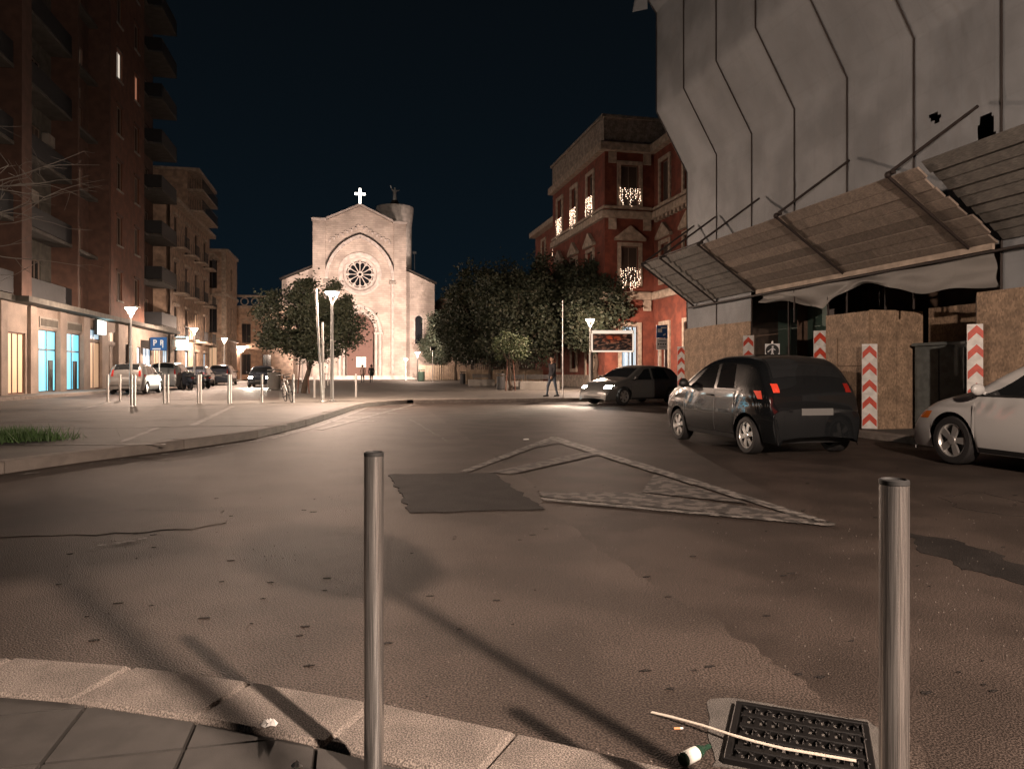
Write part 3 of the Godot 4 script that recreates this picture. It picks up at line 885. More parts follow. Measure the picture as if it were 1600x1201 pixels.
	for a in [[74, M.pane_cyan, Color(0.3, 0.78, 1.0), 3.0], [114, M.pane_cyan, Color(0.3, 0.78, 1.0), 2.4], [230, M.pane_cold, Color(0.7, 0.88, 1.0), 1.6]]:
		area_light(t, Vector3(X + 0.05, 1.6, z_on(a[0], X)), Vector3(1, 0, 0), Vector2(1.4, 2.2), a[2], a[3])

func lettering(root: Node3D, text: String, at: Vector3, turn: float, size: float, m: Material, called := "lettering") -> MeshInstance3D:
	var tm := TextMesh.new()
	var f := SystemFont.new()
	f.font_names = PackedStringArray(["Droid Sans"]); f.font_weight = 700
	tm.font = f; tm.text = text; tm.font_size = 64; tm.pixel_size = size / 64.0; tm.depth = 0.006
	var o := inst(root, called, tm, m)
	o.position = at; o.rotation.y = turn
	return o

func build_old_row() -> void:
	var base := 0.275
	var R := Vector3(0, 0, -1)
	var t := thing("old_house", "old pinkish stone house with iron balconies next to the apartment block", "building", Vector3(-13.6, base, -68))
	var ops := []
	for k in 4:
		for j in 4:
			ops.append([1.3 + 4.0 * j, 0.1 + 3.6 * k + (0.0 if k else 0.1), 2.5 + 4.0 * j, (2.6 if k else 2.7) + 3.6 * k])
	wall(t, "wall", Vector3(-13.6, base, -60.8), R, 16.4, 14.2, ops, M.pink_stone)
	for i in ops.size():
		window(t, Vector3(-13.6, base, -60.8), R, ops[i], M.pane_cold if i in [1, 3] else (M.pane_warm if i in [6] else M.pane), M.shutter, 0.12)
		ledge(t, "window_head", Vector3(-13.6, base + ops[i][3] + 0.03, -60.8 - ops[i][2] - 0.18), Vector3(-13.42, base + ops[i][3] + 0.22, -60.8 - ops[i][0] + 0.18), M.cream_stone)
		if i >= 4: balcony(t, -13.6, -12.7, -60.8 - ops[i][0] + 0.35, -60.8 - ops[i][2] - 0.35, base + ops[i][1] - 0.2, M.cream_stone, M.parapet, false)
	ledge(t, "cornice", Vector3(-13.7, base + 14.2, -77.2), Vector3(-13.0, base + 14.55, -60.8), M.cream_stone)
	ledge(t, "back_wall", Vector3(-24, base, -77.1), Vector3(-13.9, base + 14.2, -60.85), M.pink_stone)
	ledge(t, "roof_storey", Vector3(-22, base + 14.55, -74), Vector3(-13.4, base + 18.0, -66.0), M.pink_stone)
	ledge(t, "roof_slab", Vector3(-22, base + 18.0, -74.2), Vector3(-12.4, base + 18.25, -65.8), M.cream_stone)
	for y in [14.6, 16.4]: balcony(t, -13.4, -12.2, -66.2, -73.5, base + y, M.cream_stone, M.parapet, false)
	ops = [[1.5, 0.3, 2.6, 2.6], [4.6, 0.3, 5.7, 2.6]]
	# villa that steps forward
	t = thing("stone_villa", "pale stone villa with arched windows standing forward of the old house", "building", Vector3(-13.5, base, -83))
	var zf := -80.0
	var xl := x_on(300, zf); var xr := x_on(354, zf)
	ops = []
	for y in [0.2, 4.6, 9.2]: ops.append([1.4, y + 0.4, 2.4, y + 3.3])
	wall(t, "front_wall", Vector3(xl, base, zf), Vector3.RIGHT, xr - xl, 13.4, ops, M.pink_stone)
	for i in 3: window(t, Vector3(xl, base, zf), Vector3.RIGHT, ops[i], M.pane_warm if i == 0 else M.pane, M.shutter)
	for i in 3:
		var b := MB.new()
		var pg := PackedVector2Array()
		for k in 11: pg.append(Vector2(1.9 + cos(PI * k / 10) * 0.68, ops[i][3] + sin(PI * k / 10) * 0.75))
		b.prism(pg, Vector3(xl, base, zf + 0.06), Vector3.RIGHT, Vector3.UP, 0.06)
		wpart(t, "window_arch", b, M.cream_stone)
	wall(t, "side_wall", Vector3(xr, base, zf), R, 7.0, 13.4, [[2.6, 0.5, 3.6, 3.0], [2.6, 5.0, 3.6, 7.8], [2.6, 9.6, 3.6, 12.0]], M.pink_stone)
	for q in [[2.6, 0.5, 3.6, 3.0], [2.6, 5.0, 3.6, 7.8], [2.6, 9.6, 3.6, 12.0]]: window(t, Vector3(xr, base, zf), R, q, M.pane, M.shutter)
	for y in [4.2, 8.8, 13.4]: ledge(t, "cornice", Vector3(xl, base + y, zf - 7.0), Vector3(xr + 0.18, base + y + 0.28, zf + 0.18), M.cream_stone)
	for x in [xr - 0.5, xl + 0.9]: ledge(t, "pilaster", Vector3(x, base, zf), Vector3(x + 0.42, base + 13.39, zf + 0.1), M.cream_stone)
	ledge(t, "back_wall", Vector3(xl, base, zf - 6.9), Vector3(xr - 0.25, base + 13.3, zf - 0.3), M.pink_stone)
	# low wing
	t = thing("low_wing", "low pinkish building with pointed windows and pierced parapet behind the round tree", "building", Vector3(-10, base, -90))
	xl = -14.0
	xr = -6.5
	ops = [[1.7, 0.6, 2.7, 3.0], [4.0, 0.6, 5.0, 3.0], [1.7, 4.3, 2.7, 6.6], [4.0, 4.3, 5.0, 6.6]]
	wall(t, "wall", Vector3(xl, base, -90), Vector3.RIGHT, xr - xl, 8.4, ops, M.pink_stone)
	for q in ops:
		window(t, Vector3(xl, base, -90), Vector3.RIGHT, q, M.pane, M.shutter)
		var b := MB.new()
		for s in [-1.0, 1.0]:
			b.bar(Vector3(xl + (q[0] + q[2]) * 0.5 + s * 0.62, base + q[3] - 0.1, -89.95), Vector3(xl + (q[0] + q[2]) * 0.5, base + q[3] + 0.65, -89.95), 0.12, 0.14)
		wpart(t, "pointed_arch", b, M.cream_stone)
	ledge(t, "cornice", Vector3(xl, base + 8.4, -90.3), Vector3(xr, base + 8.7, -89.75), M.cream_stone)
	for k in 6:
		var b := MB.new()
		for a in 12: b.bar(Vector3(xl + 0.8 + k * 1.2 + cos(TAU * a / 12) * 0.42, base + 9.2 + sin(TAU * a / 12) * 0.42, -90), Vector3(xl + 0.8 + k * 1.2 + cos(TAU * (a + 1) / 12) * 0.42, base + 9.2 + sin(TAU * (a + 1) / 12) * 0.42, -90), 0.14, 0.12)
		wpart(t, "parapet_ring", b, M.cream_stone)
	ledge(t, "parapet_rail", Vector3(xl, base + 9.7, -90.2), Vector3(xr, base + 9.95, -89.8), M.cream_stone)
	ledge(t, "back_wall", Vector3(xl, base, -98), Vector3(xr, base + 8.4, -90.25), M.pink_stone)

# ---------------------------------------------------------------- church
func pointed(cx: float, y0: float, half: float, rise: float, k := 14) -> PackedVector2Array:
	# pointed arch outline from one springing to the other, starting at +half
	var out := PackedVector2Array()
	var r := (half * half + rise * rise) / (2.0 * half)
	var a1 := atan2(rise, half - (half - r)) if false else asin(clampf(rise / r, -1.0, 1.0))
	for i in k + 1:
		var a := a1 * i / k
		out.append(Vector2(cx + half - r + r * cos(a), y0 + r * sin(a)))
	for i in range(k - 1, -1, -1):
		var a := a1 * i / k
		out.append(Vector2(cx - half + r - r * cos(a), y0 + r * sin(a)))
	return out

func arch_band(line: PackedVector2Array, o: Vector3, w: float, t: float) -> MB:
	var b := MB.new()
	for i in line.size() - 1:
		var p := o + Vector3(line[i].x, line[i].y, 0); var q := o + Vector3(line[i + 1].x, line[i + 1].y, 0)
		var d := (q - p).normalized()
		var y := Vector3(0, 0, 1).cross(d)
		b.box((p + q) * 0.5, Vector3(p.distance_to(q) + 0.03, w, t), Basis(d, y, Vector3(0, 0, 1)))
	return b

func build_church() -> void:
	var C := Vector3(1.5, 0.15, -102.0)
	var t := thing("church", "floodlit pale brick church with rose window, pointed arches and round tower", "church", C)
	var R := Vector3.RIGHT; var U := Vector3.UP
	# nave front, in two halves so that the rose and the portal are real openings
	var rose := PackedVector2Array()
	for i in 40: rose.append(Vector2(cos(TAU * i / 40) * 2.72, 14.55 + sin(TAU * i / 40) * 2.72))
	var portal := PackedVector2Array([Vector2(-2.45, -1), Vector2(2.45, -1)])
	portal.append_array(pointed(0, 6.3, 2.45, 3.3))
	for s in [-1.0, 1.0]:
		var half := PackedVector2Array([Vector2(0, 0), Vector2(6.15 * s, 0), Vector2(6.15 * s, 21.75), Vector2(4.45 * s, 21.8), Vector2(0, 23.9)])
		var b := MB.new()
		for p1 in Geometry2D.clip_polygons(half, rose):
			for p2 in Geometry2D.clip_polygons(p1, portal): b.prism(p2, Vector3.ZERO, R, U, 1.2)
		part(t, "nave_front", b, M.church_brick)
		b = MB.new()
		b.prism(PackedVector2Array([Vector2(6.15 * s, 0), Vector2(10.4 * s, 0), Vector2(10.4 * s, 13.5), Vector2(6.15 * s, 15.4)]), Vector3(0, 0, -0.8), R, U, 1.0)
		part(t, "aisle_front", b, M.church_brick)
		b = MB.new()
		b.bar(Vector3(10.7 * s, 13.62, -1.2), Vector3(6.15 * s, 15.66, -1.2), 1.3, 0.22)
		part(t, "aisle_roof_edge", b, M.church_roof)
		b = MB.new()
		b.span(Vector3(s * 4.62, 0, 0.002), Vector3(s * 6.3, 21.6, 0.42))
		part(t, "buttress", b, M.church_brick)
		b = MB.new()
		b.span(Vector3(s * 4.5, 21.6, -0.4), Vector3(s * 6.45, 22.0, 0.6), 0.08)
		part(t, "buttress_cap", b, M.church_stone)
		b = MB.new()
		b.bar(Vector3(s * 4.5, 22.0, -0.4), Vector3(0, 24.1, -0.4), 1.7, 0.2)
		part(t, "gable_coping", b, M.church_stone)
		for k in 7:
			b = MB.new()
			b.span(Vector3(s * (0.55 + 0.58 * k) - 0.13, 20.9 - 0.31 * k - 0.25, 0.0), Vector3(s * (0.55 + 0.58 * k) + 0.13, 20.9 - 0.31 * k + 0.05, 0.2))
			part(t, "corbel", b, M.church_stone)
			b = MB.new()
			for a in 5:
				var g0 := PI * a / 5; var g1 := PI * (a + 1) / 5
				b.bar(Vector3(s * (0.26 + 0.58 * k) + cos(g0) * 0.24, 21.05 - 0.31 * k + sin(g0) * 0.24, 0.08), Vector3(s * (0.26 + 0.58 * k) + cos(g1) * 0.24, 21.05 - 0.31 * k + sin(g1) * 0.24, 0.08), 0.14, 0.09)
			part(t, "corbel_arch", b, M.church_stone)
		b = MB.new()
		b.cyl(Vector3(s * 4.45, 0.8, 0.28), Vector3(s * 4.45, 13.2, 0.28), 0.24, 0.24, 14)
		part(t, "column", b, M.church_stone)
		b = MB.new()
		b.span(Vector3(s * 4.0, 13.2, 0.002), Vector3(s * 4.9, 13.65, 0.62), 0.06)
		part(t, "capital", b, M.old_stone)
		b = MB.new()
		b.cyl(Vector3(s * 2.75, 0.4, 0.2), Vector3(s * 2.75, 6.2, 0.2), 0.22, 0.22, 12)
		b.cyl(Vector3(s * 2.2, 0.4, -0.25), Vector3(s * 2.2, 6.2, -0.25), 0.2, 0.2, 12)
		part(t, "portal_column", b, M.church_stone)
		b = MB.new()
		b.span(Vector3(s * 1.9, 6.2, -0.5), Vector3(s * 3.1, 6.55, 0.5), 0.05)
		part(t, "portal_capital", b, M.church_stone)
		# narrow aisle window
		b = MB.new()
		var pg := PackedVector2Array([Vector2(8.15 * s - 0.55, 5.0), Vector2(8.15 * s + 0.55, 5.0)])
		pg.append_array(pointed(8.15 * s, 8.4, 0.55, 0.6, 6))
		b.prism(pg, Vector3(0, 0, -0.775), R, U, 0.0)
		var w := part(t, "window", b, M.pane)
		var line := PackedVector2Array([Vector2(8.15 * s + 0.62, 5.0)])
		line.append_array(pointed(8.15 * s, 8.4, 0.62, 0.66, 6)); line.append(Vector2(8.15 * s - 0.62, 5.0))
		part(w, "surround", arch_band(line, Vector3(0, 0, -0.7), 0.2, 0.2), M.church_stone)
	# great arch moulding
	var ln := pointed(0, 13.6, 4.5, 6.1, 16)
	part(t, "arch_moulding", arch_band(ln, Vector3(0, 0, 0.2), 0.46, 0.42), M.church_stone)
	part(t, "arch_moulding", arch_band(pointed(0, 13.6, 4.9, 6.5, 16), Vector3(0, 0, 0.08), 0.22, 0.18), M.church_roof)
	part(t, "portal_moulding", arch_band(pointed(0, 6.5, 2.75, 3.65), Vector3(0, 0, 0.15), 0.4, 0.4), M.church_stone)
	part(t, "portal_moulding", arch_band(pointed(0, 6.5, 2.2, 3.0), Vector3(0, 0, -0.25), 0.34, 0.34), M.church_stone)
	# rose window
	var b := MB.new()
	var ring := Transform3D(Basis(Vector3.RIGHT, PI / 2), Vector3(0, 14.55, 0))
	b.lathe([Vector2(2.72, 0.12), Vector2(2.95, 0.16), Vector2(2.95, -0.05)], 48, ring)
	b.lathe([Vector2(2.72, 0.12), Vector2(2.35, -0.05), Vector2(2.2, -0.35), Vector2(1.85, -0.5)], 48, ring)
	part(t, "rose_frame", b, M.church_stone)
	b = MB.new()
	b.cyl(Vector3(0, 14.55, -0.62), Vector3(0, 14.55, -0.6), 1.95, 1.95, 40)
	part(t, "rose_glass", b, M.pane)
	var hub := MB.new()
	hub.lathe([Vector2(0.22, 0.1), Vector2(0.42, 0.1), Vector2(0.42, -0.08), Vector2(0.22, -0.08), Vector2(0.22, 0.1)], 24, ring.translated(Vector3(0, 0, -0.48)))
	part(t, "rose_hub", hub, M.church_stone)
	for k in 12:
		var a := TAU * k / 12
		var d := Vector3(cos(a), sin(a), 0)
		b = MB.new()
		b.cyl(Vector3(0, 14.55, -0.48) + d * 0.4, Vector3(0, 14.55, -0.48) + d * 1.42, 0.06, 0.07, 8)
		var a2 := a + TAU / 24
		var c2 := Vector3(0, 14.55, -0.48) + Vector3(cos(a2), sin(a2), 0) * 1.38
		for j in 6:
			var e0 := a2 - PI / 2 + PI * j / 6; var e1 := a2 - PI / 2 + PI * (j + 1) / 6
			b.cyl(c2 + Vector3(cos(e0), sin(e0), 0) * 0.33, c2 + Vector3(cos(e1), sin(e1), 0) * 0.33, 0.075, 0.075, 6)
		b.cyl(Vector3(0, 14.55, -0.48) + d * 1.45, Vector3(0, 14.55, -0.48) + d * 1.9, 0.13, 0.2, 8)
		part(t, "rose_spoke", b, M.church_stone)
	# door, steps, body of the building
	b = MB.new()
	b.span(Vector3(-1.75, 0.4, -0.75), Vector3(1.75, 6.4, -0.6))
	var door := part(t, "door", b, M.door_wood)
	b = MB.new()
	b.span(Vector3(-0.5, 1.7, -0.60), Vector3(0.12, 3.1, -0.56)); b.span(Vector3(0.2, 1.7, -0.60), Vector3(0.82, 3.1, -0.56))
	part(door, "lit_window", b, M.pane_lit)
	b = MB.new()
	b.prism(pointed(0, 6.4, 2.0, 2.7), Vector3(0, 0, -0.7), R, U, 0.1)
	part(t, "tympanum", b, M.door_wood)
	for k in 4:
		b = MB.new()
		b.span(Vector3(-9.0 + k, 0.13 * k - 0.05, -0.2), Vector3(9.0 - k, 0.13 * (k + 1), 3.2 - 0.6 * k), 0.02)
		part(t, "step", b, M.church_stone)
	b = MB.new()
	b.span(Vector3(-6.1, 0, -34), Vector3(6.1, 21.0, -1.3)); b.span(Vector3(-10.3, 0, -33), Vector3(10.3, 13.0, -1.9))
	part(t, "nave", b, M.church_brick)
	b = MB.new()
	b.prism(PackedVector2Array([Vector2(-6.4, 21.0), Vector2(6.4, 21.0), Vector2(0, 23.9)]), Vector3(0, 0, -1.25), R, U, 33.0)
	part(t, "roof", b, M.church_roof)
	# round tower with its figure
	var tc := Vector3(5.3, 0, -9.0)
	b = MB.new()
	b.lathe([Vector2(2.55, 0.0), Vector2(2.55, 23.0), Vector2(2.75, 24.6), Vector2(2.85, 25.6), Vector2(2.85, 25.9), Vector2(2.5, 26.0)], 36, Transform3D(Basis(), tc))
	var tw := part(t, "tower", b, M.church_stone)
	b = MB.new()
	b.lathe([Vector2(2.7, 25.95), Vector2(1.2, 26.3), Vector2(0.55, 26.7), Vector2(0.5, 27.0), Vector2(0.0, 27.0)], 28, Transform3D(Basis(), tc))
	part(tw, "tower_roof", b, M.church_roof)
	# small floodlight on the nave's shoulder, turned to the tower
	var tf := thing("tower_floodlight", "small floodlight on the church shoulder shining up the round tower", "floodlight", C + Vector3(7.6, 15.2, -1.2))
	b = MB.new()
	b.cyl(Vector3.ZERO, Vector3(0, 2.6, 0), 0.05, 0.05, 8)
	part(tf, "bracket", b, M.trim)
	b = MB.new()
	b.box(Vector3(0, 2.75, 0), Vector3(0.5, 0.35, 0.2), Basis(), 0.02)
	part(tf, "housing", b, M.trim)
	var ts := SpotLight3D.new()
	ts.name = "light"
	tf.add_child(ts)
	ts.look_at_from_position(tf.position + Vector3(0, 2.8, -0.3), C + tc + Vector3(0, 23.5, 0))
	ts.spot_angle = 55.0; ts.spot_angle_attenuation = 0.9; ts.spot_range = 60.0; ts.spot_attenuation = 2.0
	ts.light_energy = 26.0; ts.light_color = Color(1.0, 0.84, 0.72).linear_to_srgb(); ts.light_size = 0.15; ts.shadow_enabled = true
	b = MB.new()
	b.box(Vector3(0, 2.75, -0.105), Vector3(0.44, 0.3, 0.008))
	part(tf, "lamp_glass", b, M.lamp_glass)
	# statue
	var st := thing("statue", "white robed stone figure raising one arm on top of the church tower", "statue", C + tc + Vector3(0, 27.0, 0))
	var wc := Color(0.7, 0.68, 0.64)
	inst(st, "figure", body_mesh([
		[Vector3(0, 0.0, 0), 0.34, Vector3(0, 0.9, 0), 0.25, wc], [Vector3(0, 0.9, 0), 0.25, Vector3(0, 1.45, 0), 0.24, wc], [Vector3(-0.2, 1.5, 0), 0.1, Vector3(0.2, 1.5, 0), 0.1, wc],
		[Vector3(0, 1.55, 0), 0.09, Vector3(0, 1.68, 0), 0.08, wc], [Vector3(0, 1.8, 0), 0.14, Vector3(0, 1.86, 0.02), 0.13, wc],
		[Vector3(-0.22, 1.48, 0), 0.1, Vector3(-0.42, 1.65, 0.1), 0.08, wc], [Vector3(-0.42, 1.65, 0.1), 0.08, Vector3(-0.58, 2.05, 0.15), 0.06, wc], [Vector3(-0.58, 2.05, 0.15), 0.06, Vector3(-0.62, 2.2, 0.15), 0.07, wc],
		[Vector3(0.22, 1.48, 0), 0.1, Vector3(0.5, 1.5, 0.1), 0.09, wc], [Vector3(0.5, 1.5, 0.1), 0.08, Vector3(0.72, 1.66, 0.15), 0.055, wc]], 0.06), M.body_color)
	# glowing cross
	var cr := thing("cross", "bright glowing cross on the church gable", "cross", C + Vector3(0, 24.15, -0.3))
	b = MB.new()
	b.span(Vector3(-0.13, 0, -0.1), Vector3(0.13, 2.25, 0.1)); b.span(Vector3(-0.72, 1.38, -0.095), Vector3(0.72, 1.64, 0.095))
	part(cr, "cross_light", b, M.cross_light)
	var l := OmniLight3D.new()
	l.name = "light"
	cr.add_child(l)
	l.position = Vector3(0, 1.4, 0.6); l.light_energy = 3.0; l.light_size = 0.3; l.shadow_enabled = true; l.light_color = Color(1, 0.93, 0.84)
	l.omni_range = 60.0; l.omni_attenuation = 2.0
	# floodlights in the square, behind the trees
	for a in [[-4.6, -76.0, 1750.0, 0], [8.6, -76.0, 1600.0, 1]]:
		var f := thing("floodlight", ["floodlight on a short pole behind the round tree", "floodlight on a short pole among the trees facing the church"][a[3]], "floodlight", Vector3(a[0], 0.15, a[1]), 0.0, "")
		b = MB.new()
		b.cyl(Vector3.ZERO, Vector3(0, 3.4, 0), 0.06, 0.05, 10)
		part(f, "pole", b, M.post_paint)
		var to: Vector3 = (Vector3(1.5, 8.5, -102) - Vector3(a[0], 3.6, a[1])).normalized()
		var x := Vector3.UP.cross(to).normalized()
		b = MB.new()
		b.box(Vector3(0, 3.5, 0), Vector3(0.5, 0.35, 0.2), Basis(x, to.cross(x), to))
		part(f, "housing", b, M.trim)
		b = MB.new()
		b.box(Vector3(0, 3.5, 0) + to * 0.105, Vector3(0.44, 0.3, 0.01), Basis(x, to.cross(x), to))
		part(f, "lamp_glass", b, M.lamp_glass)
		var s := SpotLight3D.new()
		s.name = "light"
		f.add_child(s)
		s.look_at_from_position(f.position + Vector3(0, 3.5, 0) + to * 0.2, Vector3(1.5, 8.0, -102))
		s.spot_angle = 36.0; s.spot_angle_attenuation = 0.8; s.spot_range = 120.0; s.spot_attenuation = 2.0
		s.light_energy = a[2] * 0.62; s.light_color = Color(1.0, 0.785, 0.675).linear_to_srgb(); s.light_size = 0.2; s.shadow_enabled = true

# ---------------------------------------------------------------- figures: smooth union of tapered capsules, meshed as surface nets
func body_mesh(bones: Array, cell: float, blend := 0.04) -> ArrayMesh:
	var lo := Vector3(1e9, 1e9, 1e9); var hi := -lo
	for q in bones:
		for k in [0, 2]:
			var rr := V3(q[k + 1] + cell * 2.0 + blend)
			lo = lo.min(q[k] - rr); hi = hi.max(q[k] + rr)
	var nx := int((hi.x - lo.x) / cell) + 2
	var ny := int((hi.y - lo.y) / cell) + 2
	var nz := int((hi.z - lo.z) / cell) + 2
	var f := PackedFloat32Array()
	f.resize(nx * ny * nz)
	f.fill(1.0)
	for q in bones:
		var a: Vector3 = q[0]; var b: Vector3 = q[2]; var r0: float = q[1]; var r1: float = q[3]
		var pad := V3(maxf(r0, r1) + blend + cell * 2.0)
		var l := ((a.min(b) - pad - lo) / cell).floor().max(Vector3.ZERO)
		var h := ((a.max(b) + pad - lo) / cell).ceil()
		var d := b - a
		var dd := maxf(d.length_squared(), 1e-9)
		for x in range(int(l.x), mini(int(h.x), nx)):
			for y in range(int(l.y), mini(int(h.y), ny)):
				for z in range(int(l.z), mini(int(h.z), nz)):
					var p := lo + Vector3(x, y, z) * cell
					var t := clampf((p - a).dot(d) / dd, 0.0, 1.0)
					var v := p.distance_to(a + d * t) - lerpf(r0, r1, t)
					var i := (x * ny + y) * nz + z
					var o := f[i]
					var k := maxf(blend - absf(o - v), 0.0) / blend
					f[i] = minf(o, v) - k * k * blend * 0.25
	var vid := {}
	var vs := PackedVector3Array()
	var off := [0, nz * ny, nz, nz * ny + nz, 1, nz * ny + 1, nz + 1, nz * ny + nz + 1]
	var ep := [[0, 1], [2, 3], [4, 5], [6, 7], [0, 2], [1, 3], [4, 6], [5, 7], [0, 4], [1, 5], [2, 6], [3, 7]]
	for x in nx - 1:
		for y in ny - 1:
			for z in nz - 1:
				var i := (x * ny + y) * nz + z
				var neg := 0
				for k in 8:
					if f[i + off[k]] < 0.0: neg += 1
				if neg == 0 or neg == 8: continue
				var s := Vector3.ZERO
				var cnt := 0
				for e in ep:
					var fa := f[i + off[e[0]]]; var fb := f[i + off[e[1]]]
					if (fa < 0.0) == (fb < 0.0): continue
					var t := fa / (fa - fb)
					var ca := Vector3(e[0] & 1, (e[0] >> 1) & 1, (e[0] >> 2) & 1); var cb := Vector3(e[1] & 1, (e[1] >> 1) & 1, (e[1] >> 2) & 1)
					s += ca.lerp(cb, t); cnt += 1
				vid[i] = vs.size()
				vs.append(lo + (Vector3(x, y, z) + s / cnt) * cell)
	var ns := PackedVector3Array()
	ns.resize(vs.size())
	var tris := []
	var ax := [nz * ny, nz, 1]
	for i in vid:
		for k in 3:
			var a: int = ax[k]; var u: int = ax[(k + 1) % 3]; var w: int = ax[(k + 2) % 3]
			if i + a >= f.size(): continue
			var s0 := f[i] < 0.0; var s1 := f[i + a] < 0.0
			if s0 == s1: continue
			if not (vid.has(i - u) and vid.has(i - w) and vid.has(i - u - w)): continue
			var q := [vid[i], vid[i - u], vid[i - u - w], vid[i - w]]
			if s1: q = [q[3], q[2], q[1], q[0]]
			for t in [[0, 1, 2], [0, 2, 3]]:
				var A: int = q[t[0]]; var B: int = q[t[1]]; var D: int = q[t[2]]
				var m := (vs[B] - vs[A]).cross(vs[D] - vs[A])
				ns[A] += m; ns[B] += m; ns[D] += m
				tris.append([A, B, D])
	var cols := PackedColorArray()
	for p in vs:
		var best := 1e9
		var cc := Color.WHITE
		for q in bones:
			var d: Vector3 = q[2] - q[0]
			var t := clampf((p - q[0]).dot(d) / maxf(d.length_squared(), 1e-9), 0.0, 1.0)
			var v: float = p.distance_to(q[0] + d * t) - lerpf(q[1], q[3], t)
			if v < best:
				best = v; cc = q[4]
		cols.append(cc)
	var mb := MB.new()
	mb.colored = true
	for t in tris:
		var nA := ns[t[0]].normalized(); var nB := ns[t[1]].normalized(); var nD := ns[t[2]].normalized()
		mb.v.append_array(PackedVector3Array([vs[t[0]], vs[t[2]], vs[t[1]]]))
		mb.n.append_array(PackedVector3Array([nA, nD, nB]))
		mb.c.append_array(PackedColorArray([cols[t[0]], cols[t[2]], cols[t[1]]]))
	return mb.mesh()

# a walking or standing person seen from behind or the side, 1.72 m; stride in metres
func person(at: Vector3, turn: float, stride: float, coat: Color, legs: Color, hair: Color, label: String, longcoat: float, bag := false) -> void:
	var t := thing("person", label, "person", at, turn)
	var skin := Color(0.32, 0.19, 0.13)
	var shoe := Color(0.03, 0.028, 0.026)
	var q := []
	var hz := 0.02
	for s in [-1.0, 1.0]:
		var f: float = stride * 0.5 * s
		var hip := Vector3(0.09 * s, 0.90, hz)
		var knee := Vector3(0.095 * s, 0.49, -f * 0.62 - 0.03)
		var ank := Vector3(0.095 * s, 0.09, -f)
		q.append([hip, 0.088, knee, 0.060, legs]); q.append([knee, 0.058, ank, 0.042, legs])
		q.append([ank + Vector3(0, -0.04, 0.05), 0.042, ank + Vector3(0.01 * s, -0.055, -0.16), 0.034, shoe])
		var sh := Vector3(0.19 * s, 1.40, 0.0)
		var el := Vector3(0.25 * s, 1.13, f * 0.35 + 0.03); var wr := Vector3(0.24 * s, 0.90, f * 0.6 - 0.05)
		q.append([sh, 0.066, el, 0.052, coat]); q.append([el, 0.050, wr, 0.038, coat])
		q.append([wr, 0.034, wr + Vector3(0, -0.07, -0.015), 0.034, skin])
		for k in 4:
			q.append([wr + Vector3(-0.004 * s, -0.08, -0.045 + 0.022 * k), 0.010, wr + Vector3(-0.018 * s, -0.155 + 0.012 * absf(k - 1.4), -0.055 + 0.020 * k), 0.008, skin])
		q.append([wr + Vector3(0, -0.04, -0.04), 0.011, wr + Vector3(-0.012 * s, -0.10, -0.065), 0.009, skin])
	q.append([Vector3(-0.07, 0.94, 0), 0.125, Vector3(0.07, 0.94, 0), 0.125, coat])
	q.append([Vector3(0, 0.98, 0), 0.145, Vector3(0, 1.25, 0), 0.150, coat])
	q.append([Vector3(-0.10, 1.32, 0), 0.115, Vector3(0.10, 1.32, 0), 0.115, coat])
	if longcoat > 0.0: q.append([Vector3(0, 0.94, 0), 0.15, Vector3(0, 0.94 - longcoat, 0), 0.17, coat])
	q.append([Vector3(0, 1.40, 0), 0.065, Vector3(0, 1.52, -0.01), 0.055, skin])
	q.append([Vector3(0, 1.60, -0.02), 0.082, Vector3(0, 1.64, -0.01), 0.092, skin])
	q.append([Vector3(0, 1.575, -0.10), 0.016, Vector3(0, 1.595, -0.115), 0.012, skin])
	q.append([Vector3(-0.088, 1.60, 0), 0.018, Vector3(-0.090, 1.63, 0.005), 0.018, skin]); q.append([Vector3(0.088, 1.60, 0), 0.018, Vector3(0.090, 1.63, 0.005), 0.018, skin])
	q.append([Vector3(0, 1.63, 0.03), 0.094, Vector3(0, 1.67, 0.0), 0.092, hair])
	inst(t, "body", body_mesh(q, 0.021, 0.035), M.body_color)
	if bag:
		var b := MB.new()
		b.box(Vector3(0, 1.22, 0.21), Vector3(0.28, 0.38, 0.13), Basis(), 0.03)
		part(t, "backpack", b, M.trim)

# ---------------------------------------------------------------- red palazzo
func fairy(at: Vector3, r: Vector3, w: float, h: float, label: String, sd: int) -> void:
	var t := thing("string_lights", label, "string lights", at, 0.0, "string light curtains on the red palazzo")
	var g := RandomNumberGenerator.new()
	g.seed = sd
	var wire := MB.new(); var bulbs := MB.new()
	var k := 9
	wire.bar(-r * w * 0.5, r * w * 0.5, 0.01, 0.01)
	for i in k:
		var x := (float(i) / (k - 1) - 0.5) * w + g.randfn(0, 0.025)
		var l := h * g.randf_range(0.42, 1.0)
		wire.bar(r * x, r * x + Vector3(0, -l, 0), 0.006, 0.006)
		var n := int(l / 0.10)
		for j in n:
			if g.randf() < 0.15: continue
			bulbs.ball(r * (x + g.randfn(0, 0.03)) + Vector3(0, -l * (j + 0.3) / n, 0) + r.cross(Vector3.UP) * 0.02, V3(g.randf_range(0.012, 0.032)), 4)
	part(t, "wire", wire, M.trim)
	part(t, "light_bulbs", bulbs, M.fairy_light)

func pediment(t: Node3D, o: Vector3, r: Vector3, x: float, y: float, w: float) -> void:
	var b := MB.new()
	b.prism(PackedVector2Array([Vector2(x - w, y), Vector2(x + w, y), Vector2(x + w, y + 0.16), Vector2(x, y + 0.95), Vector2(x - w, y + 0.16)]), o + r.cross(Vector3.UP) * 0.24, r, Vector3.UP, 0.24)
	wpart(t, "pediment", b, M.cream_stone)

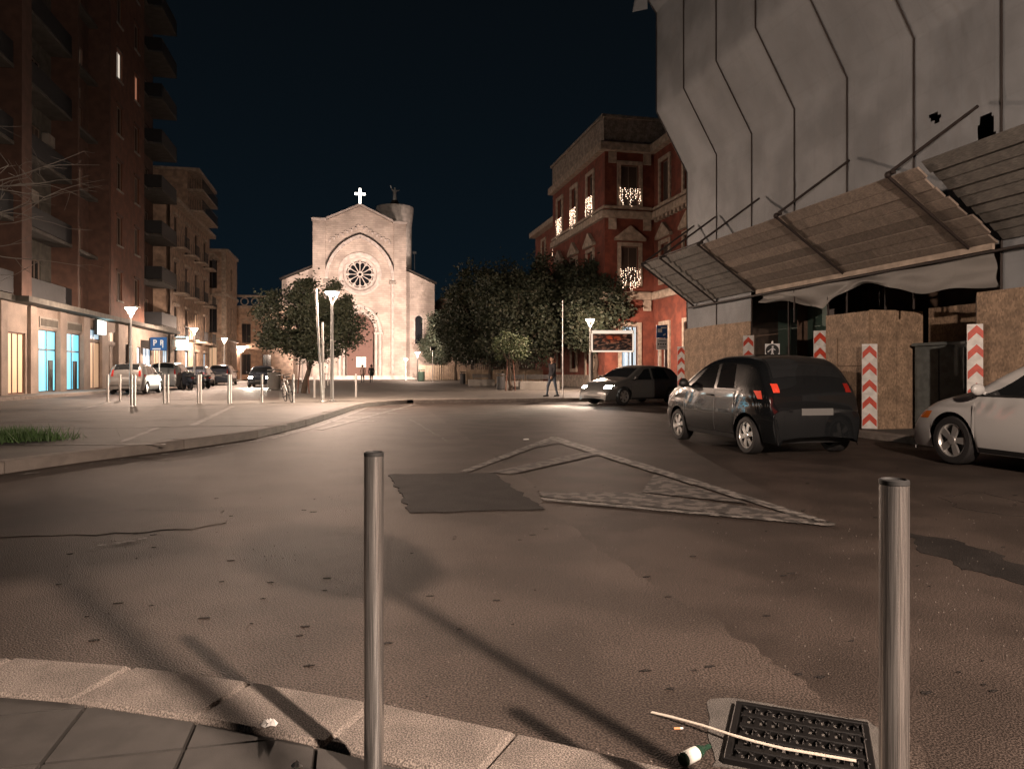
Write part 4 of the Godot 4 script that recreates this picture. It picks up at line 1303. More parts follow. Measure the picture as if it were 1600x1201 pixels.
func surround(t: Node3D, o: Vector3, r: Vector3, q: Array, f: float) -> void:
	var n := r.cross(Vector3.UP)
	var bs := Basis(r, Vector3.UP, n)
	var b := MB.new()
	for s in [0, 2]: b.box(o + r * (q[s] + (f if s else -f) * 0.5) + Vector3(0, (q[1] + q[3]) * 0.5, 0) + n * 0.05, Vector3(f, q[3] - q[1] + f * 2, 0.1), bs)
	b.box(o + r * (q[0] + q[2]) * 0.5 + Vector3(0, q[3] + f * 0.5, 0) + n * 0.05, Vector3(q[2] - q[0], f, 0.098), bs)
	b.box(o + r * (q[0] + q[2]) * 0.5 + Vector3(0, q[1] - f * 0.5, 0) + n * 0.06, Vector3(q[2] - q[0], f, 0.118), bs)
	wpart(t, "window_surround", b, M.cream_stone)

func build_red() -> void:
	var base := 0.15
	var zf := -43.6
	var xl := x_on(945, zf); var xr := x_on(1022, zf)
	var t := thing("red_palazzo", "red plastered palazzo with cream cornices, pediments and string lights", "building", Vector3(18, base, -48))
	var R := Vector3.RIGHT; var L := Vector3(0, 0, 1)
	var Y := func(py): return high(py, xl, zf) - base
	var cor: float = Y.call(236); var s2: float = Y.call(318); var b2: float = Y.call(338); var b1: float = Y.call(462)
	var parts := []
	# [origin, direction, width, window centres]
	var zl := z_on(864, xl)
	var faces := [[Vector3(xl, base, zf), R, xr - xl, [(xr - xl) * 0.5]], [Vector3(xl, base, zl), L, zf - zl, [2.0, 5.6, 9.2]], [Vector3(xr, base, zf), L, 9.0, [1.7, 5.0, 7.6]]]
	for i in 3:
		var f: Array = faces[i]
		var ops := []
		for x in f[3]:
			ops.append([x - 0.62, s2 - 0.05, x + 0.62, s2 + 2.55])
			ops.append([x - 0.60, b1 + 0.9, x + 0.60, b1 + 3.2])
			if not (i == 1 and x > 8.0): ops.append([x - 0.55, 1.3, x + 0.55, 4.0])
		if i == 1: ops.append([8.4, 0.02, 10.0, 3.3])
		wall(t, "wall", f[0], f[1], f[2], cor, ops, M.red_plaster, 0.3)
		for q in ops:
			var k: Material = M.shutter
			if q[1] == 1.3: k = M.pane_cold if i == 0 else M.pane
			window(t, f[0], f[1], q, k if q[1] > 0.1 else M.door_wood, M.window_frame, 0.2, 1 if q[1] > 0.1 else 1, "window" if q[1] > 0.1 else "door")
			surround(t, f[0], f[1], q, 0.24)
			if absf(q[1] - b1 - 0.9) < 0.01: pediment(t, f[0], f[1], (q[0] + q[2]) * 0.5, q[3] + 0.36, 1.05)
		if i == 0:
			for k in 7:
				var bb := MB.new()
				bb.cyl(Vector3(xl + f[3][0] - 0.5 + k * 0.165, base + 1.3, zf + 0.02), Vector3(xl + f[3][0] - 0.5 + k * 0.165, base + 4.0, zf + 0.02), 0.012, 0.012, 6)
				wpart(t, "window_bar", bb, M.trim)
	# mouldings follow the corner: front, side and projecting wing
	for m in [[cor, 0.55, 0.42, M.cream_stone], [s2 - 0.30, 0.2, 0.16, M.cream_stone], [b2 - 0.08, 0.48, 0.24, M.cream_stone], [b1 - 0.2, 0.5, 0.22, M.cream_stone]]:
		var y: float = base + m[0]; var h: float = m[1]; var o: float = m[2]
		ledge(t, "cornice", Vector3(xl - o, y, zf), Vector3(xr - o - 0.01, y + h, zf + o), m[3], 0.06)
		ledge(t, "cornice", Vector3(xl - o, y, zl), Vector3(xl + 0.02, y + h, zf - 0.002), m[3], 0.06)
		ledge(t, "cornice", Vector3(xr - o, y, zf + 0.005), Vector3(xr + 0.02, y + h, zf + 9.0), m[3], 0.06)
	ledge(t, "plinth", Vector3(xl - 0.1, base, zl), Vector3(xr - 0.1, base + 0.85, zf + 0.1), M.old_stone)
	# parapet
	var ptop: float = Y.call(184)
	ledge(t, "parapet", Vector3(xl - 0.1, base + cor + 0.55, zl + 0.2), Vector3(xr + 8, base + ptop, zf + 0.1), M.old_stone)
	ledge(t, "parapet_coping", Vector3(xl - 0.25, base + ptop, zl + 0.1), Vector3(xr + 8, base + ptop + 0.18, zf + 0.25), M.old_stone)
	for k in 14:
		ledge(t, "dentil", Vector3(xr - 0.2, base + b2 - 0.33, zf + 0.5 + k * 0.55), Vector3(xr - 0.01, base + b2 - 0.09, zf + 0.75 + k * 0.55), M.cream_stone)
	for y in [cor - 0.72, b2 - 0.80, b1 - 0.92]:
		for x in [xl + 0.25, xr - 0.75]: ledge(t, "bracket", Vector3(x, base + y, zf), Vector3(x + 0.5, base + y + 0.7, zf + 0.14), M.cream_stone)
	ledge(t, "back_block", Vector3(xl + 0.35, base, zl + 0.01), Vector3(xr + 8, base + cor, zf - 0.35), M.red_plaster)
	ledge(t, "wing_block", Vector3(xr + 0.35, base, zf - 0.3), Vector3(xr + 8, base + cor + 0.5, zf + 9.0), M.red_plaster)
	# lower rear wing
	var zr := zl - 9.0
	var hy: float = high(345, xl + 0.3, zl - 1) - base
	wall(t, "rear_wall", Vector3(xl + 0.9, base, zr), L, 9.0, hy, [[6.4, hy - 3.1, 7.5, hy - 0.7], [2.4, hy - 3.1, 3.5, hy - 0.7]], M.red_plaster)
	for q in [[6.4, hy - 3.1, 7.5, hy - 0.7], [2.4, hy - 3.1, 3.5, hy - 0.7]]:
		window(t, Vector3(xl + 0.9, base, zr), L, q, M.shutter, M.window_frame); surround(t, Vector3(xl + 0.9, base, zr), L, q, 0.2)
	ledge(t, "cornice", Vector3(xl + 0.3, base + hy, zr), Vector3(xl + 6, base + hy + 0.5, zl), M.cream_stone, 0.08)
	ledge(t, "rear_block", Vector3(xl + 1.2, base, zr), Vector3(xl + 8, base + hy, zl), M.red_plaster)
	var spots := [[0, 0, "second-floor corner front window"], [1, 0, "second-floor side window farthest from the corner"], [1, 1, "middle second-floor side window"], [1, 2, "second-floor side window beside the corner"]]
	for s in spots:
		var f: Array = faces[s[0]]
		fairy(f[0] + f[1] * f[3][s[1]] + Vector3(0, s2 + 1.05, 0) + f[1].cross(Vector3.UP) * 0.12, f[1], 1.3, 1.5, "warm string lights hanging from the red palazzo's " + s[2], 3 + s[1] + s[0] * 5)
	for s in [[0, 0, "first-floor window under the front pediment"], [1, 0, "first-floor side window farthest from the corner"], [1, 1, "middle first-floor side window"], [1, 2, "first-floor side window beside the corner"]]:
		var f: Array = faces[s[0]]
		fairy(f[0] + f[1] * f[3][s[1]] + Vector3(0, b1 + 1.85, 0) + f[1].cross(Vector3.UP) * 0.12, f[1], 1.3, 1.7, "warm string lights hanging from the red palazzo's " + s[2], 31 + s[1] + s[0] * 5)
	fairy(Vector3(xl + 0.75, base + hy - 1.5, zr + 6.95), L, 1.2, 1.6, "warm string lights on the lower rear wing of the red palazzo", 60)

# ---------------------------------------------------------------- scaffold
func build_scaffold() -> void:
	var XS := 10.2
	var XU := 9.19
	var zA := -20.6
	var zB := -4.0
	var t := thing("scaffold_wrap", "grey sheeting stretched over tall scaffolding that bulges over the street", "scaffolding", Vector3(XS, 0.12, -12))
	var tz := []
	for k in 10: tz.append(-20.6 + 1.84 * k)
	# sheets between the standards, slightly slack
	var prof := [[XS, 2.56], [XS, 3.3], [XS, 4.4], [XS, 6.0], [XS, 7.4], [XS - 0.5, 8.3], [XU, 9.2], [XU, 10.6], [XU, 12.2], [XU - 0.3, 12.6], [XU - 0.3, 15.5]]
	var f := FastNoiseLite.new()
	f.frequency = 0.5; f.seed = 8
	var hole := Vector2(-10.93, high(183, XS, -10.93))
	var rip := Vector2(-9.86, high(200, XS, -9.86))
	var torn := [hole, rip]
	for i in tz.size() - 1:
		var b := MB.new()
		var open: bool = i in [2, 3, 4, 5]
		var g := []
		var ys := []
		for j in range(1 if open else 0, prof.size() - 1):
			for s in (24 if i == 5 else 8): ys.append(j + s / (24.0 if i == 5 else 8.0))
		ys.append(prof.size() - 1.0)
		for yy in ys:
			var j := mini(int(yy), prof.size() - 2)
			var u: float = yy - j
			var row := []
			var cols := 49 if i == 5 else 25
			for k in cols:
				var v := k / (cols - 1.0)
				var z := lerpf(tz[i], tz[i + 1], v)
				var y := lerpf(prof[j][1], prof[j + 1][1], u)
				var x := lerpf(prof[j][0], prof[j + 1][0], u)
				var sl := sin(PI * v)
				row.append(Vector3(x + 0.02 * sl + 0.03 * f.get_noise_2d(z * 2.0, y) * sl + 0.018 * f.get_noise_2d(z * 9.0 + y * 3.0, y * 1.5) * sqrt(sl) + 0.010 * exp(-pow(fposmod(y - 0.6, 2.0) - 1.0, 2.0) * 900.0), y, z))
			g.append(row)
		grid(b, g, torn)
		wpart(t, "sheet", b, M.sheeting)
	# end sheet facing the square
	var e := MB.new()
	for j in prof.size() - 1: e.quad(Vector3(prof[j][0], prof[j][1], zA), Vector3(12.5, prof[j][1], zA - 0.1), Vector3(12.5, prof[j + 1][1], zA - 0.1), Vector3(prof[j + 1][0], prof[j + 1][1], zA))
	wpart(t, "end_sheet", e, M.sheeting)
	var cb := MB.new()
	cb.tri(Vector3(XU - 0.3, 12.3, zA), Vector3(XU - 0.75, 12.2, zA - 0.1), Vector3(XU - 0.32, 13.6, zA)); cb.tri(Vector3(XU - 0.75, 12.2, zA - 0.1), Vector3(XU - 0.62, 12.9, zA - 0.15), Vector3(XU - 0.32, 13.6, zA))
	wpart(t, "loose_flap", cb, M.sheeting)
	for z in tz:
		var b := MB.new()
		var y0 := 2.4
		if absf(z + 16.9) < 0.2 or absf(z + 9.6) < 0.2: y0 = 0.12
		b.tube([Vector3(XS - 0.006, y0, z), Vector3(XS - 0.006, 7.4, z), Vector3(XU - 0.006, 9.2, z), Vector3(XU - 0.006, 12.2, z), Vector3(XU - 0.306, 12.6, z), Vector3(XU - 0.306, 15.5, z)], 0.019, 8)
		wpart(t, "standard", b, M.rust_tube)
	# sloping canopy: [z from, z to, boards, material, lift]
	var c := thing("scaffold_canopy", "sloping canopy of timber boards on tubes above the scaffold entrance", "canopy", Vector3(9.4, 3.3, -13))
	var inn := Vector2(10.12, 3.30); var out := Vector2(8.58, 4.40)
	var r := RandomNumberGenerator.new()
	r.seed = 14
	for s in [[-16.56, -9.57, 8, true, 0.0], [-20.3, -16.62, 9, false, 0.05], [-9.50, -3.6, 9, false, 0.09]]:
		var n: int = s[2]
		for k in n:
			var a := inn.lerp(out, (k + 0.03) / n); var b2 := inn.lerp(out, (k + 0.97) / n)
			var cen := (a + b2) * 0.5
			var dir := (b2 - a).normalized()
			var nrm := Vector2(dir.y, -dir.x)
			if nrm.y < 0.0: nrm = -nrm
			cen += nrm * (s[4] + (0.012 if k % 2 else 0.0))
			var tilt := dir.rotated(-0.16 if not s[3] else r.randf_range(-0.05, 0.05))
			var bs := Basis(Vector3(tilt.x, tilt.y, 0), Vector3(-tilt.y, tilt.x, 0), Vector3(0, 0, 1))
			var halves: Array = [[s[0], s[1]]] if not s[3] else [[s[0] + r.randf_range(-0.12, 0.04), lerpf(s[0], s[1], 0.55 + 0.1 * (k % 2))], [lerpf(s[0], s[1], 0.55 + 0.1 * (k % 2)) + 0.008, s[1] + r.randf_range(-0.03, 0.1)]]
			for h in halves:
				var b := MB.new()
				b.box(Vector3(cen.x, cen.y, (h[0] + h[1]) * 0.5), Vector3(a.distance_to(b2) + (0.0 if s[3] else 0.03), 0.035 if s[3] else 0.025, h[1] - h[0]), bs)
				wpart(c, "board", b, M["plank%d" % r.randi_range(0, 3)] if s[3] else M.grey_board)
	for z in [-20.1, -18.8, -16.56, -13.2, -10.06, -6.6]:
		var b := MB.new()
		b.tube([Vector3(10.2, 3.2, z), Vector3(8.5, 4.40, z)], 0.028, 8)
		wpart(c, "bearer_tube", b, M.rust_tube)
		b = MB.new()
		b.tube([Vector3(8.5, 4.44, z), Vector3(10.12, 5.62, z + 0.12)], 0.026, 8)
		wpart(c, "brace_tube", b, M.rust_tube)
		b = MB.new()
		b.ball(Vector3(8.5, 4.42, z), Vector3(0.055, 0.055, 0.055), 8); b.box(Vector3(8.56, 4.46, z), Vector3(0.09, 0.05, 0.12))
		wpart(c, "clamp", b, M.rust_tube)
	var ed := MB.new()
	ed.tube([Vector3(10.1, 3.18, -20.3), Vector3(10.1, 3.18, -3.6)], 0.026, 8)
	wpart(c, "ledger_tube", ed, M.rust_tube)
	ed = MB.new()
	ed.box(Vector3(10.08, 3.255, -13.05), Vector3(0.05, 0.1, 6.9))
	wpart(c, "edge_batten", ed, M.cream_stone)
	ed = MB.new()
	ed.tube([Vector3(8.62, 4.50, -20.3), Vector3(8.62, 4.50, -16.7)], 0.024, 8)
	wpart(c, "ledger_tube", ed, M.rust_tube)
	# sagging tarpaulin below the boards
	var tp := thing("tarpaulin", "creased pale tarpaulin sagging under the timber canopy", "tarpaulin", Vector3(10.15, 3.2, -13))
	var g2 := []
	for i in 61:
		var v := i / 60.0
		var z := lerpf(-16.4, -9.65, v)
		var drop := 0.12 + 0.38 * exp(-pow((v - 0.30) / 0.16, 2.0)) + 0.05 * sin(v * 17.0 + 1.0) + 0.02 * sin(v * 41.0) + (0.46 * smoothstep(0.42, 1.0, v))
		var row := []
		for j in 13:
			var u := j / 12.0
			row.append(Vector3(10.16 + 0.10 * sin(u * 5.0 + v * 14.0) * u + 0.025 * sin(u * 7.0 - v * 21.0) + 0.18 * u * sin(v * 7.0), 3.16 - drop * u + 0.01 * sin(v * 23.0 + u * 6.0), z))
		g2.append(row)
	var tb := MB.new()
	grid(tb, g2)
	wpart(tp, "cloth", tb, M.tarp)
	# the wrapped building itself
	var w := thing("wrapped_building", "old brown building behind the hoarding, mostly hidden by scaffold sheeting", "building", Vector3(14, 0.12, -12))
	wall(w, "wall", Vector3(11.9, 0.12, 6.0), Vector3(0, 0, -1), 26.8, 16.5, [[19.3, 0.02, 22.3, 3.4]], M.brown_wall, 0.8)
	for k in 13:
		var b := MB.new()
		b.cyl(Vector3(12.3, 0.14, -13.5 - k * 0.22), Vector3(12.3, 3.5, -13.5 - k * 0.22), 0.014, 0.014, 6)
		wpart(w, "gate_bar", b, M.iron)
	var gb := MB.new()
	gb.span(Vector3(12.7, 0.12, -17), Vector3(12.8, 3.6, -13))
	wpart(w, "gate_recess", gb, M.brown_wall)
	ledge(w, "side_wall", Vector3(12.72, 0.12, -20.75), Vector3(25, 16.4, -20.45), M.brown_wall)
	ledge(w, "roof", Vector3(11.5, 16.62, -21.0), Vector3(25, 17.0, 6.2), M.brown_wall)
	# hoardings
	hoarding(Vector3(10.12, 0.12, -20.6), Vector3(10.12, 0.12, -16.85), 2.43, 3, "chipboard hoarding below grey sheeting next to the dark entrance")
	hoarding(Vector3(10.05, 0.12, -9.88), Vector3(10.05, 0.12, -4.0), 2.42, 4, "chipboard hoarding behind the silver car")
	var h := thing("chipboard_box", "boxed chipboard hoarding jutting beside the dark scaffold entrance", "hoarding", Vector3(10.5, 0.12, -12.8))
	for k in 2:
		ledge(h, "front_panel", Vector3(9.88, 0.12 + k * 1.24, -13.5), Vector3(9.905, 0.12 + k * 1.08 + 1.23, -12.21), M.osb)
		ledge(h, "side_panel", Vector3(9.907 + k * 0.61, 0.12, -12.225), Vector3(10.51 + k * 0.61, 2.45 - k * 0.01, -12.2), M.osb)
	ledge(h, "side_panel", Vector3(9.907, 0.12, -13.5), Vector3(11.2, 2.43, -13.475), M.osb)
	ledge(h, "back_panel", Vector3(11.25, 0.12, -12.2), Vector3(11.28, 2.5, -9.85), M.osb)
	var lid := MB.new()
	lid.box(Vector3(9.87, 1.62, -13.28), Vector3(0.012, 0.62, 0.30))
	wpart(h, "notice", lid, M.osb)
	# dark green panel and pedestrian sign in the entrance
	h = thing("green_panel", "dark green site panel closing the back of the scaffold entrance", "panel", Vector3(11.4, 0.12, -16.2))
	ledge(h, "panel", Vector3(11.4, 0.12, -17.6), Vector3(11.43, 2.9, -15.45), M.dark_green)
	ledge(h, "frame", Vector3(11.35, 0.12, -15.45), Vector3(11.45, 2.75, -15.2), M.rust_tube)
	var sp := at_depth(1207.5, 548, 18.4)
	h = thing("pedestrian_sign", "square white sign with a black disc and walking figure at the scaffold entrance", "sign", Vector3(sp.x, 0.12, sp.z), -0.75)
	var pb := MB.new()
	pb.cyl(Vector3.ZERO, Vector3(0, 1.9, 0), 0.022, 0.022, 8)
	part(h, "post", pb, M.steel_far)
	pb = MB.new()
	pb.box(Vector3(0, sp.y - 0.12, 0.03), Vector3(0.36, 0.36, 0.012))
	part(h, "plate", pb, M.sign_paint)
	pb = MB.new()
	pb.cyl(Vector3(0, sp.y - 0.12, 0.037), Vector3(0, sp.y - 0.12, 0.040), 0.165, 0.165, 28)
	part(h, "disc", pb, M.trim)
	pb = MB.new()
	var o := Vector3(0, sp.y - 0.12, 0.043)
	pb.cyl(o + Vector3(0.01, 0.105, 0), o + Vector3(0.01, 0.105, 0.003), 0.024, 0.024, 12)
	for a in [[0.01, 0.075, 0.0, -0.03, 0.045], [0.0, -0.03, 0.05, -0.13, 0.026], [0.0, -0.03, -0.04, -0.13, 0.026], [0.01, 0.07, -0.08, 0.0, 0.02], [0.01, 0.07, 0.075, 0.02, 0.02], [-0.08, 0.0, -0.11, -0.03, 0.03]]:
		pb.bar(o + Vector3(a[0], a[1], 0.001), o + Vector3(a[2], a[3], 0.001), 0.003, a[4])
	part(h, "walking_figure", pb, M.sign_paint)
	# chevron boards
	chevron(Vector3(9.84, 0.12, -12.13), 1.66, -0.75, "red and white chevron board on the chipboard box beside the kerb")
	chevron(Vector3(9.98, 0.12, -9.82), 1.9, -0.75, "red and white chevron board on the hoarding beyond the silver car")
	chevron(Vector3(10.0, 0.12, -16.75), 2.05, -0.75, "red and white chevron board at the hoarding end by the walking-figure sign")
	chevron(Vector3(9.83, 0.12, -13.62), 2.0, -0.95, "red and white chevron board between the gate and chipboard box")
	chevron(Vector3(10.05, 0.12, -20.68), 1.9, -0.9, "red and white chevron board at the scaffold corner facing the square")
	# cabinets
	h = thing("electric_cabinet", "large grey-green metal cabinet beside the chipboard box", "cabinet", Vector3(11.0, 0.12, -11.45))
	ledge(h, "body", Vector3(10.80, 0.12, -12.05), Vector3(11.18, 1.74, -10.86), M.cabinet_grey)
	ledge(h, "lid", Vector3(10.76, 1.742, -12.1), Vector3(11.2, 1.80, -10.82), M.cabinet_grey, 0.02)
	for z in [-12.0, -11.42]: ledge(h, "door", Vector3(10.785, 0.24, z), Vector3(10.80, 1.68, z + 0.54), M.cabinet_grey)
	h = thing("utility_box", "small pale utility box between the grey cabinet and chevron board", "utility box", Vector3(10.9, 0.12, -10.3))
	ledge(h, "body", Vector3(10.75, 0.12, -10.55), Vector3(11.05, 1.42, -10.15), M.slab_concrete)
	ledge(h, "cap", Vector3(10.72, 1.422, -10.58), Vector3(11.08, 1.46, -10.12), M.slab_concrete, 0.012)
	# loose props in the entrance
	for a in [[-15.6, 10.4, 3.2], [-14.0, 10.3, 3.2], [-12.6, 10.6, 3.0]]:
		var b := MB.new()
		b.cyl(Vector3(a[1], 0.12, a[0]), Vector3(a[1], a[2], a[0]), 0.024, 0.024, 8)
		var pr := thing("scaffold_prop", {-15.6: "upright tube holding the canopy in front of the green panel", -14.0: "upright tube holding the canopy in front of the barred gate", -12.6: "upright tube rising out of the chipboard box"}[a[0]], "scaffold tube", Vector3(a[1], 0.12, a[0]))
		wpart(pr, "tube", b, M.rust_tube)
	h = thing("site_barrier", "low barrier of striped slats before the dark gate", "barrier", Vector3(11.0, 0.12, -14.4))
	for k in 7: ledge(h, "slat", Vector3(10.9, 0.3, -15.1 + k * 0.22), Vector3(10.93, 1.75, -14.99 + k * 0.22), M.plank0 if k % 2 else M.chevron_red)
	for y in [0.5, 1.5]: ledge(h, "rail", Vector3(10.932, y, -15.15), Vector3(10.96, y + 0.08, -13.6), M.rust_tube)
	for z in [-15.0, -13.75]: ledge(h, "foot", Vector3(10.7, 0.12, z), Vector3(11.2, 0.3, z + 0.08), M.rust_tube)

func torn_at(p: Vector3, hole: Vector2, rip: Vector2) -> bool:
	var a := (p.z - hole.x) / 0.13
	if Vector2(a, (p.y - hole.y) / 0.095 + 0.5 * a).length() < 1.0: return true
	return absf(p.z - rip.x) < 0.15 + 0.15 * (rip.y - p.y) and absf(p.y - rip.y) < 0.24

func grid(b: MB, g: Array, holes := []) -> void:
	var ns := []
	for i in g.size():
		var row := []
		for j in g[0].size():
			var du: Vector3 = g[mini(i + 1, g.size() - 1)][j] - g[maxi(i - 1, 0)][j]
			var dv: Vector3 = g[i][mini(j + 1, g[0].size() - 1)] - g[i][maxi(j - 1, 0)]
			var m := du.cross(dv)
			row.append(m.normalized() if m.length() > 1e-9 else Vector3.UP)
		ns.append(row)
	for i in g.size() - 1:
		for j in g[0].size() - 1:
			if holes.size() == 2 and torn_at((g[i][j] + g[i + 1][j + 1]) * 0.5, holes[0], holes[1]): continue
			b.squad([g[i][j], g[i + 1][j], g[i + 1][j + 1], g[i][j + 1]], [ns[i][j], ns[i + 1][j], ns[i + 1][j + 1], ns[i][j + 1]])

func hoarding(a: Vector3, c: Vector3, h: float, n: int, label: String) -> void:
	var t := thing("chipboard_hoarding", label, "hoarding", (a + c) * 0.5)
	for k in n:
		var p := a.lerp(c, float(k) / n); var q := a.lerp(c, (k + 1.0) / n)
		ledge(t, "chipboard_panel", Vector3(p.x - 0.012, p.y, minf(p.z, q.z) + 0.004), Vector3(p.x + 0.012, p.y + h + 0.012 * (k % 2), maxf(p.z, q.z) - 0.004), M.osb)
		ledge(t, "stud", Vector3(p.x + 0.014, p.y, p.z - 0.04), Vector3(p.x + 0.1, p.y + h - 0.05, p.z + 0.04), M.plank1)

func chevron(at: Vector3, top: float, turn: float, label: String) -> void:
	var t := thing("chevron_board", label, "chevron board", at, turn, "red and white chevron boards on the scaffold")
	var w := 0.27
	var h := top - 0.02
	var b := MB.new()
	b.box(Vector3(0, 0.02 + h * 0.5, 0), Vector3(w, h, 0.02))
	part(t, "board", b, M.chevron_white)
	var n := int(h / 0.3)
	for k in n:
		b = MB.new()
		var y := 0.02 + h * (k + 0.12) / n
		b.prism(PackedVector2Array([Vector2(-w * 0.46, y), Vector2(0, y + 0.13), Vector2(w * 0.46, y), Vector2(w * 0.46, y + 0.13), Vector2(0, y + 0.26), Vector2(-w * 0.46, y + 0.13)]), Vector3(0, 0, 0.0125), Vector3.RIGHT, Vector3.UP, 0.002)
		part(t, "chevron", b, M.chevron_red)

# ---------------------------------------------------------------- cars: one lofted shell, parts laid on its surface. Local: forward -z
class Shell:
	var pts := []
	var L := 4.0
	var W := 1.7
	var belt := 0.92
	var axles := [-1.2, 1.2]
	var wr := 0.3
	var rc := 0.13
	var rcx := 0.17
	var low := 0.20

	func smooth(a: Array) -> void:
		pts = a
		for it in 3:
			var o := [pts[0]]
			for i in pts.size() - 1:
				o.append(pts[i].lerp(pts[i + 1], 0.25)); o.append(pts[i].lerp(pts[i + 1], 0.75))
			o.append(pts[-1])
			pts = o

	func H(s: float) -> float:
		if s <= pts[0].x: return pts[0].y
		for i in pts.size() - 1:
			if s <= pts[i + 1].x:
				return lerpf(pts[i].y, pts[i + 1].y, (s - pts[i].x) / maxf(pts[i + 1].x - pts[i].x, 1e-6))
		return pts[-1].y

	func side(s: float, y: float) -> float:
		var e := clampf((absf(s) - 0.28 * L) / (0.22 * L), 0.0, 1.0)
		var base := W * 0.5 * (1.0 - 0.17 * pow(e, 2.4))
		if y < 0.5: base *= 1.0 - 0.07 * pow((0.5 - y) / 0.3, 2.0)
		if y > 0.5: base *= 1.0 - 0.035 * pow((minf(y, belt) - 0.5) / (belt - 0.5), 2.0)
		if y > belt: base -= (y - belt) * 0.30
		# crease below the windows
		base -= 0.010 * exp(-pow((y - belt + 0.17) / 0.035, 2.0)) - 0.006 * exp(-pow((y - belt + 0.10) / 0.03, 2.0))
		return base

	func width(s: float, y: float, h: float) -> float:
		var w := side(s, y)
		if y > h - rc:
			var u := clampf((y - h + rc) / rc, 0.0, 1.0)
			w -= rcx * (1.0 - sqrt(maxf(1.0 - u * u, 0.0)))
		return w

	func top_y(s: float, x: float) -> float:
		var h := H(s)
		var w := side(s, h)
		var ax := absf(x)
		if ax <= w - rcx: return h + 0.03 * (1.0 - pow(ax / (w - rcx), 2.0)) * 1.0
		if ax < w:
			var q := (ax - w + rcx) / rcx
			return h - rc + rc * sqrt(maxf(1.0 - q * q, 0.0))
		return -1.0

	func end_s(x: float, y: float, front: bool) -> float:
		var s := L * 0.5 if front else -L * 0.5
		for k in 150:
			if top_y(s, x) >= y: return s
			s += -0.01 if front else 0.01
		return s

	func bottom(s: float) -> float:
		var y := low
		for a in axles:
			var d: float = absf(s - a)
			var r := wr + 0.055
			if d < r: y = maxf(y, wr + sqrt(r * r - d * d))
		return minf(y, H(s) - 0.03)

	func body() -> Array:
		var ss := []
		for p in pts: ss.append(p.x)
		var s := -L * 0.5
		while s < L * 0.5:
			ss.append(s); s += 0.06
		for a in axles:
			for k in 17: ss.append(a + (wr + 0.055) * sin(PI * (k / 16.0 - 0.5)))
		ss.sort()
		var st := [ss[0]]
		for v in ss:
			if v - st[-1] > 0.006: st.append(v)
		var g := []
		for v in st:
			var h := H(v)
			var yb := bottom(v)
			var row := []
			for k in 11:
				var y := lerpf(yb, maxf(h - rc, yb + 0.01), k / 10.0)
				row.append(Vector3(width(v, y, h), y, -v))
			for k in range(1, 9):
				var a := PI * 0.5 * k / 8.0
				var w0 := side(v, maxf(h - rc * (1.0 - sin(a)), yb))
				row.append(Vector3(w0 - rcx * (1.0 - cos(a)), h - rc * (1.0 - sin(a)), -v))
			var e: float = row[-1].x
			for k in range(1, 7):
				var x := e * (1.0 - k / 6.0)
				row.append(Vector3(x, h + 0.03 * (1.0 - pow(x / e, 2.0)), -v))
			for k in range(row.size() - 2, -1, -1): row.append(Vector3(-row[k].x, row[k].y, row[k].z))
			g.append(row)
		return g

func side_patch(h: Shell, s0: float, s1: float, t0: float, t1: float, y0: float, y1: float, sg: float, off := 0.004) -> MB:
	# quadrilateral on the flank: bottom from s0 to s1, top from t0 to t1 (y1 < 0: follow the roof)
	var g := []
	for i in 13:
		var row := []
		for j in 6:
			var u := i / 12.0; var v := j / 5.0
			var s := lerpf(lerpf(s0, s1, u), lerpf(t0, t1, u), v)
			var top := minf(y1, h.H(s) - 0.085) if y1 > 0.0 else h.H(s) - 0.105
			var y := lerpf(y0, maxf(top, y0 + 0.01), v)
			row.append(Vector3(sg * (h.width(s, y, h.H(s)) + off), y, -s))
		if sg < 0.0: row.reverse()
		g.append(row)
	var b := MB.new()
	grid(b, g)
	return b

func end_patch(h: Shell, front: bool, x0: float, x1: float, y0: float, y1: float, off := 0.006, taper := 0.0) -> MB:
	var g := []
	for i in 13:
		var row := []
		for j in 9:
			var v := j / 8.0
			var y := lerpf(y0, y1, v)
			var x := lerpf(x0, x1, i / 12.0) * (1.0 - taper * v)
			var s := h.end_s(x, y, front)
			row.append(Vector3(x, y + off * 0.5, -(s + (off if front else -off))))
		if front: row.reverse()
		g.append(row)
	var b := MB.new()
	grid(b, g)
	return b

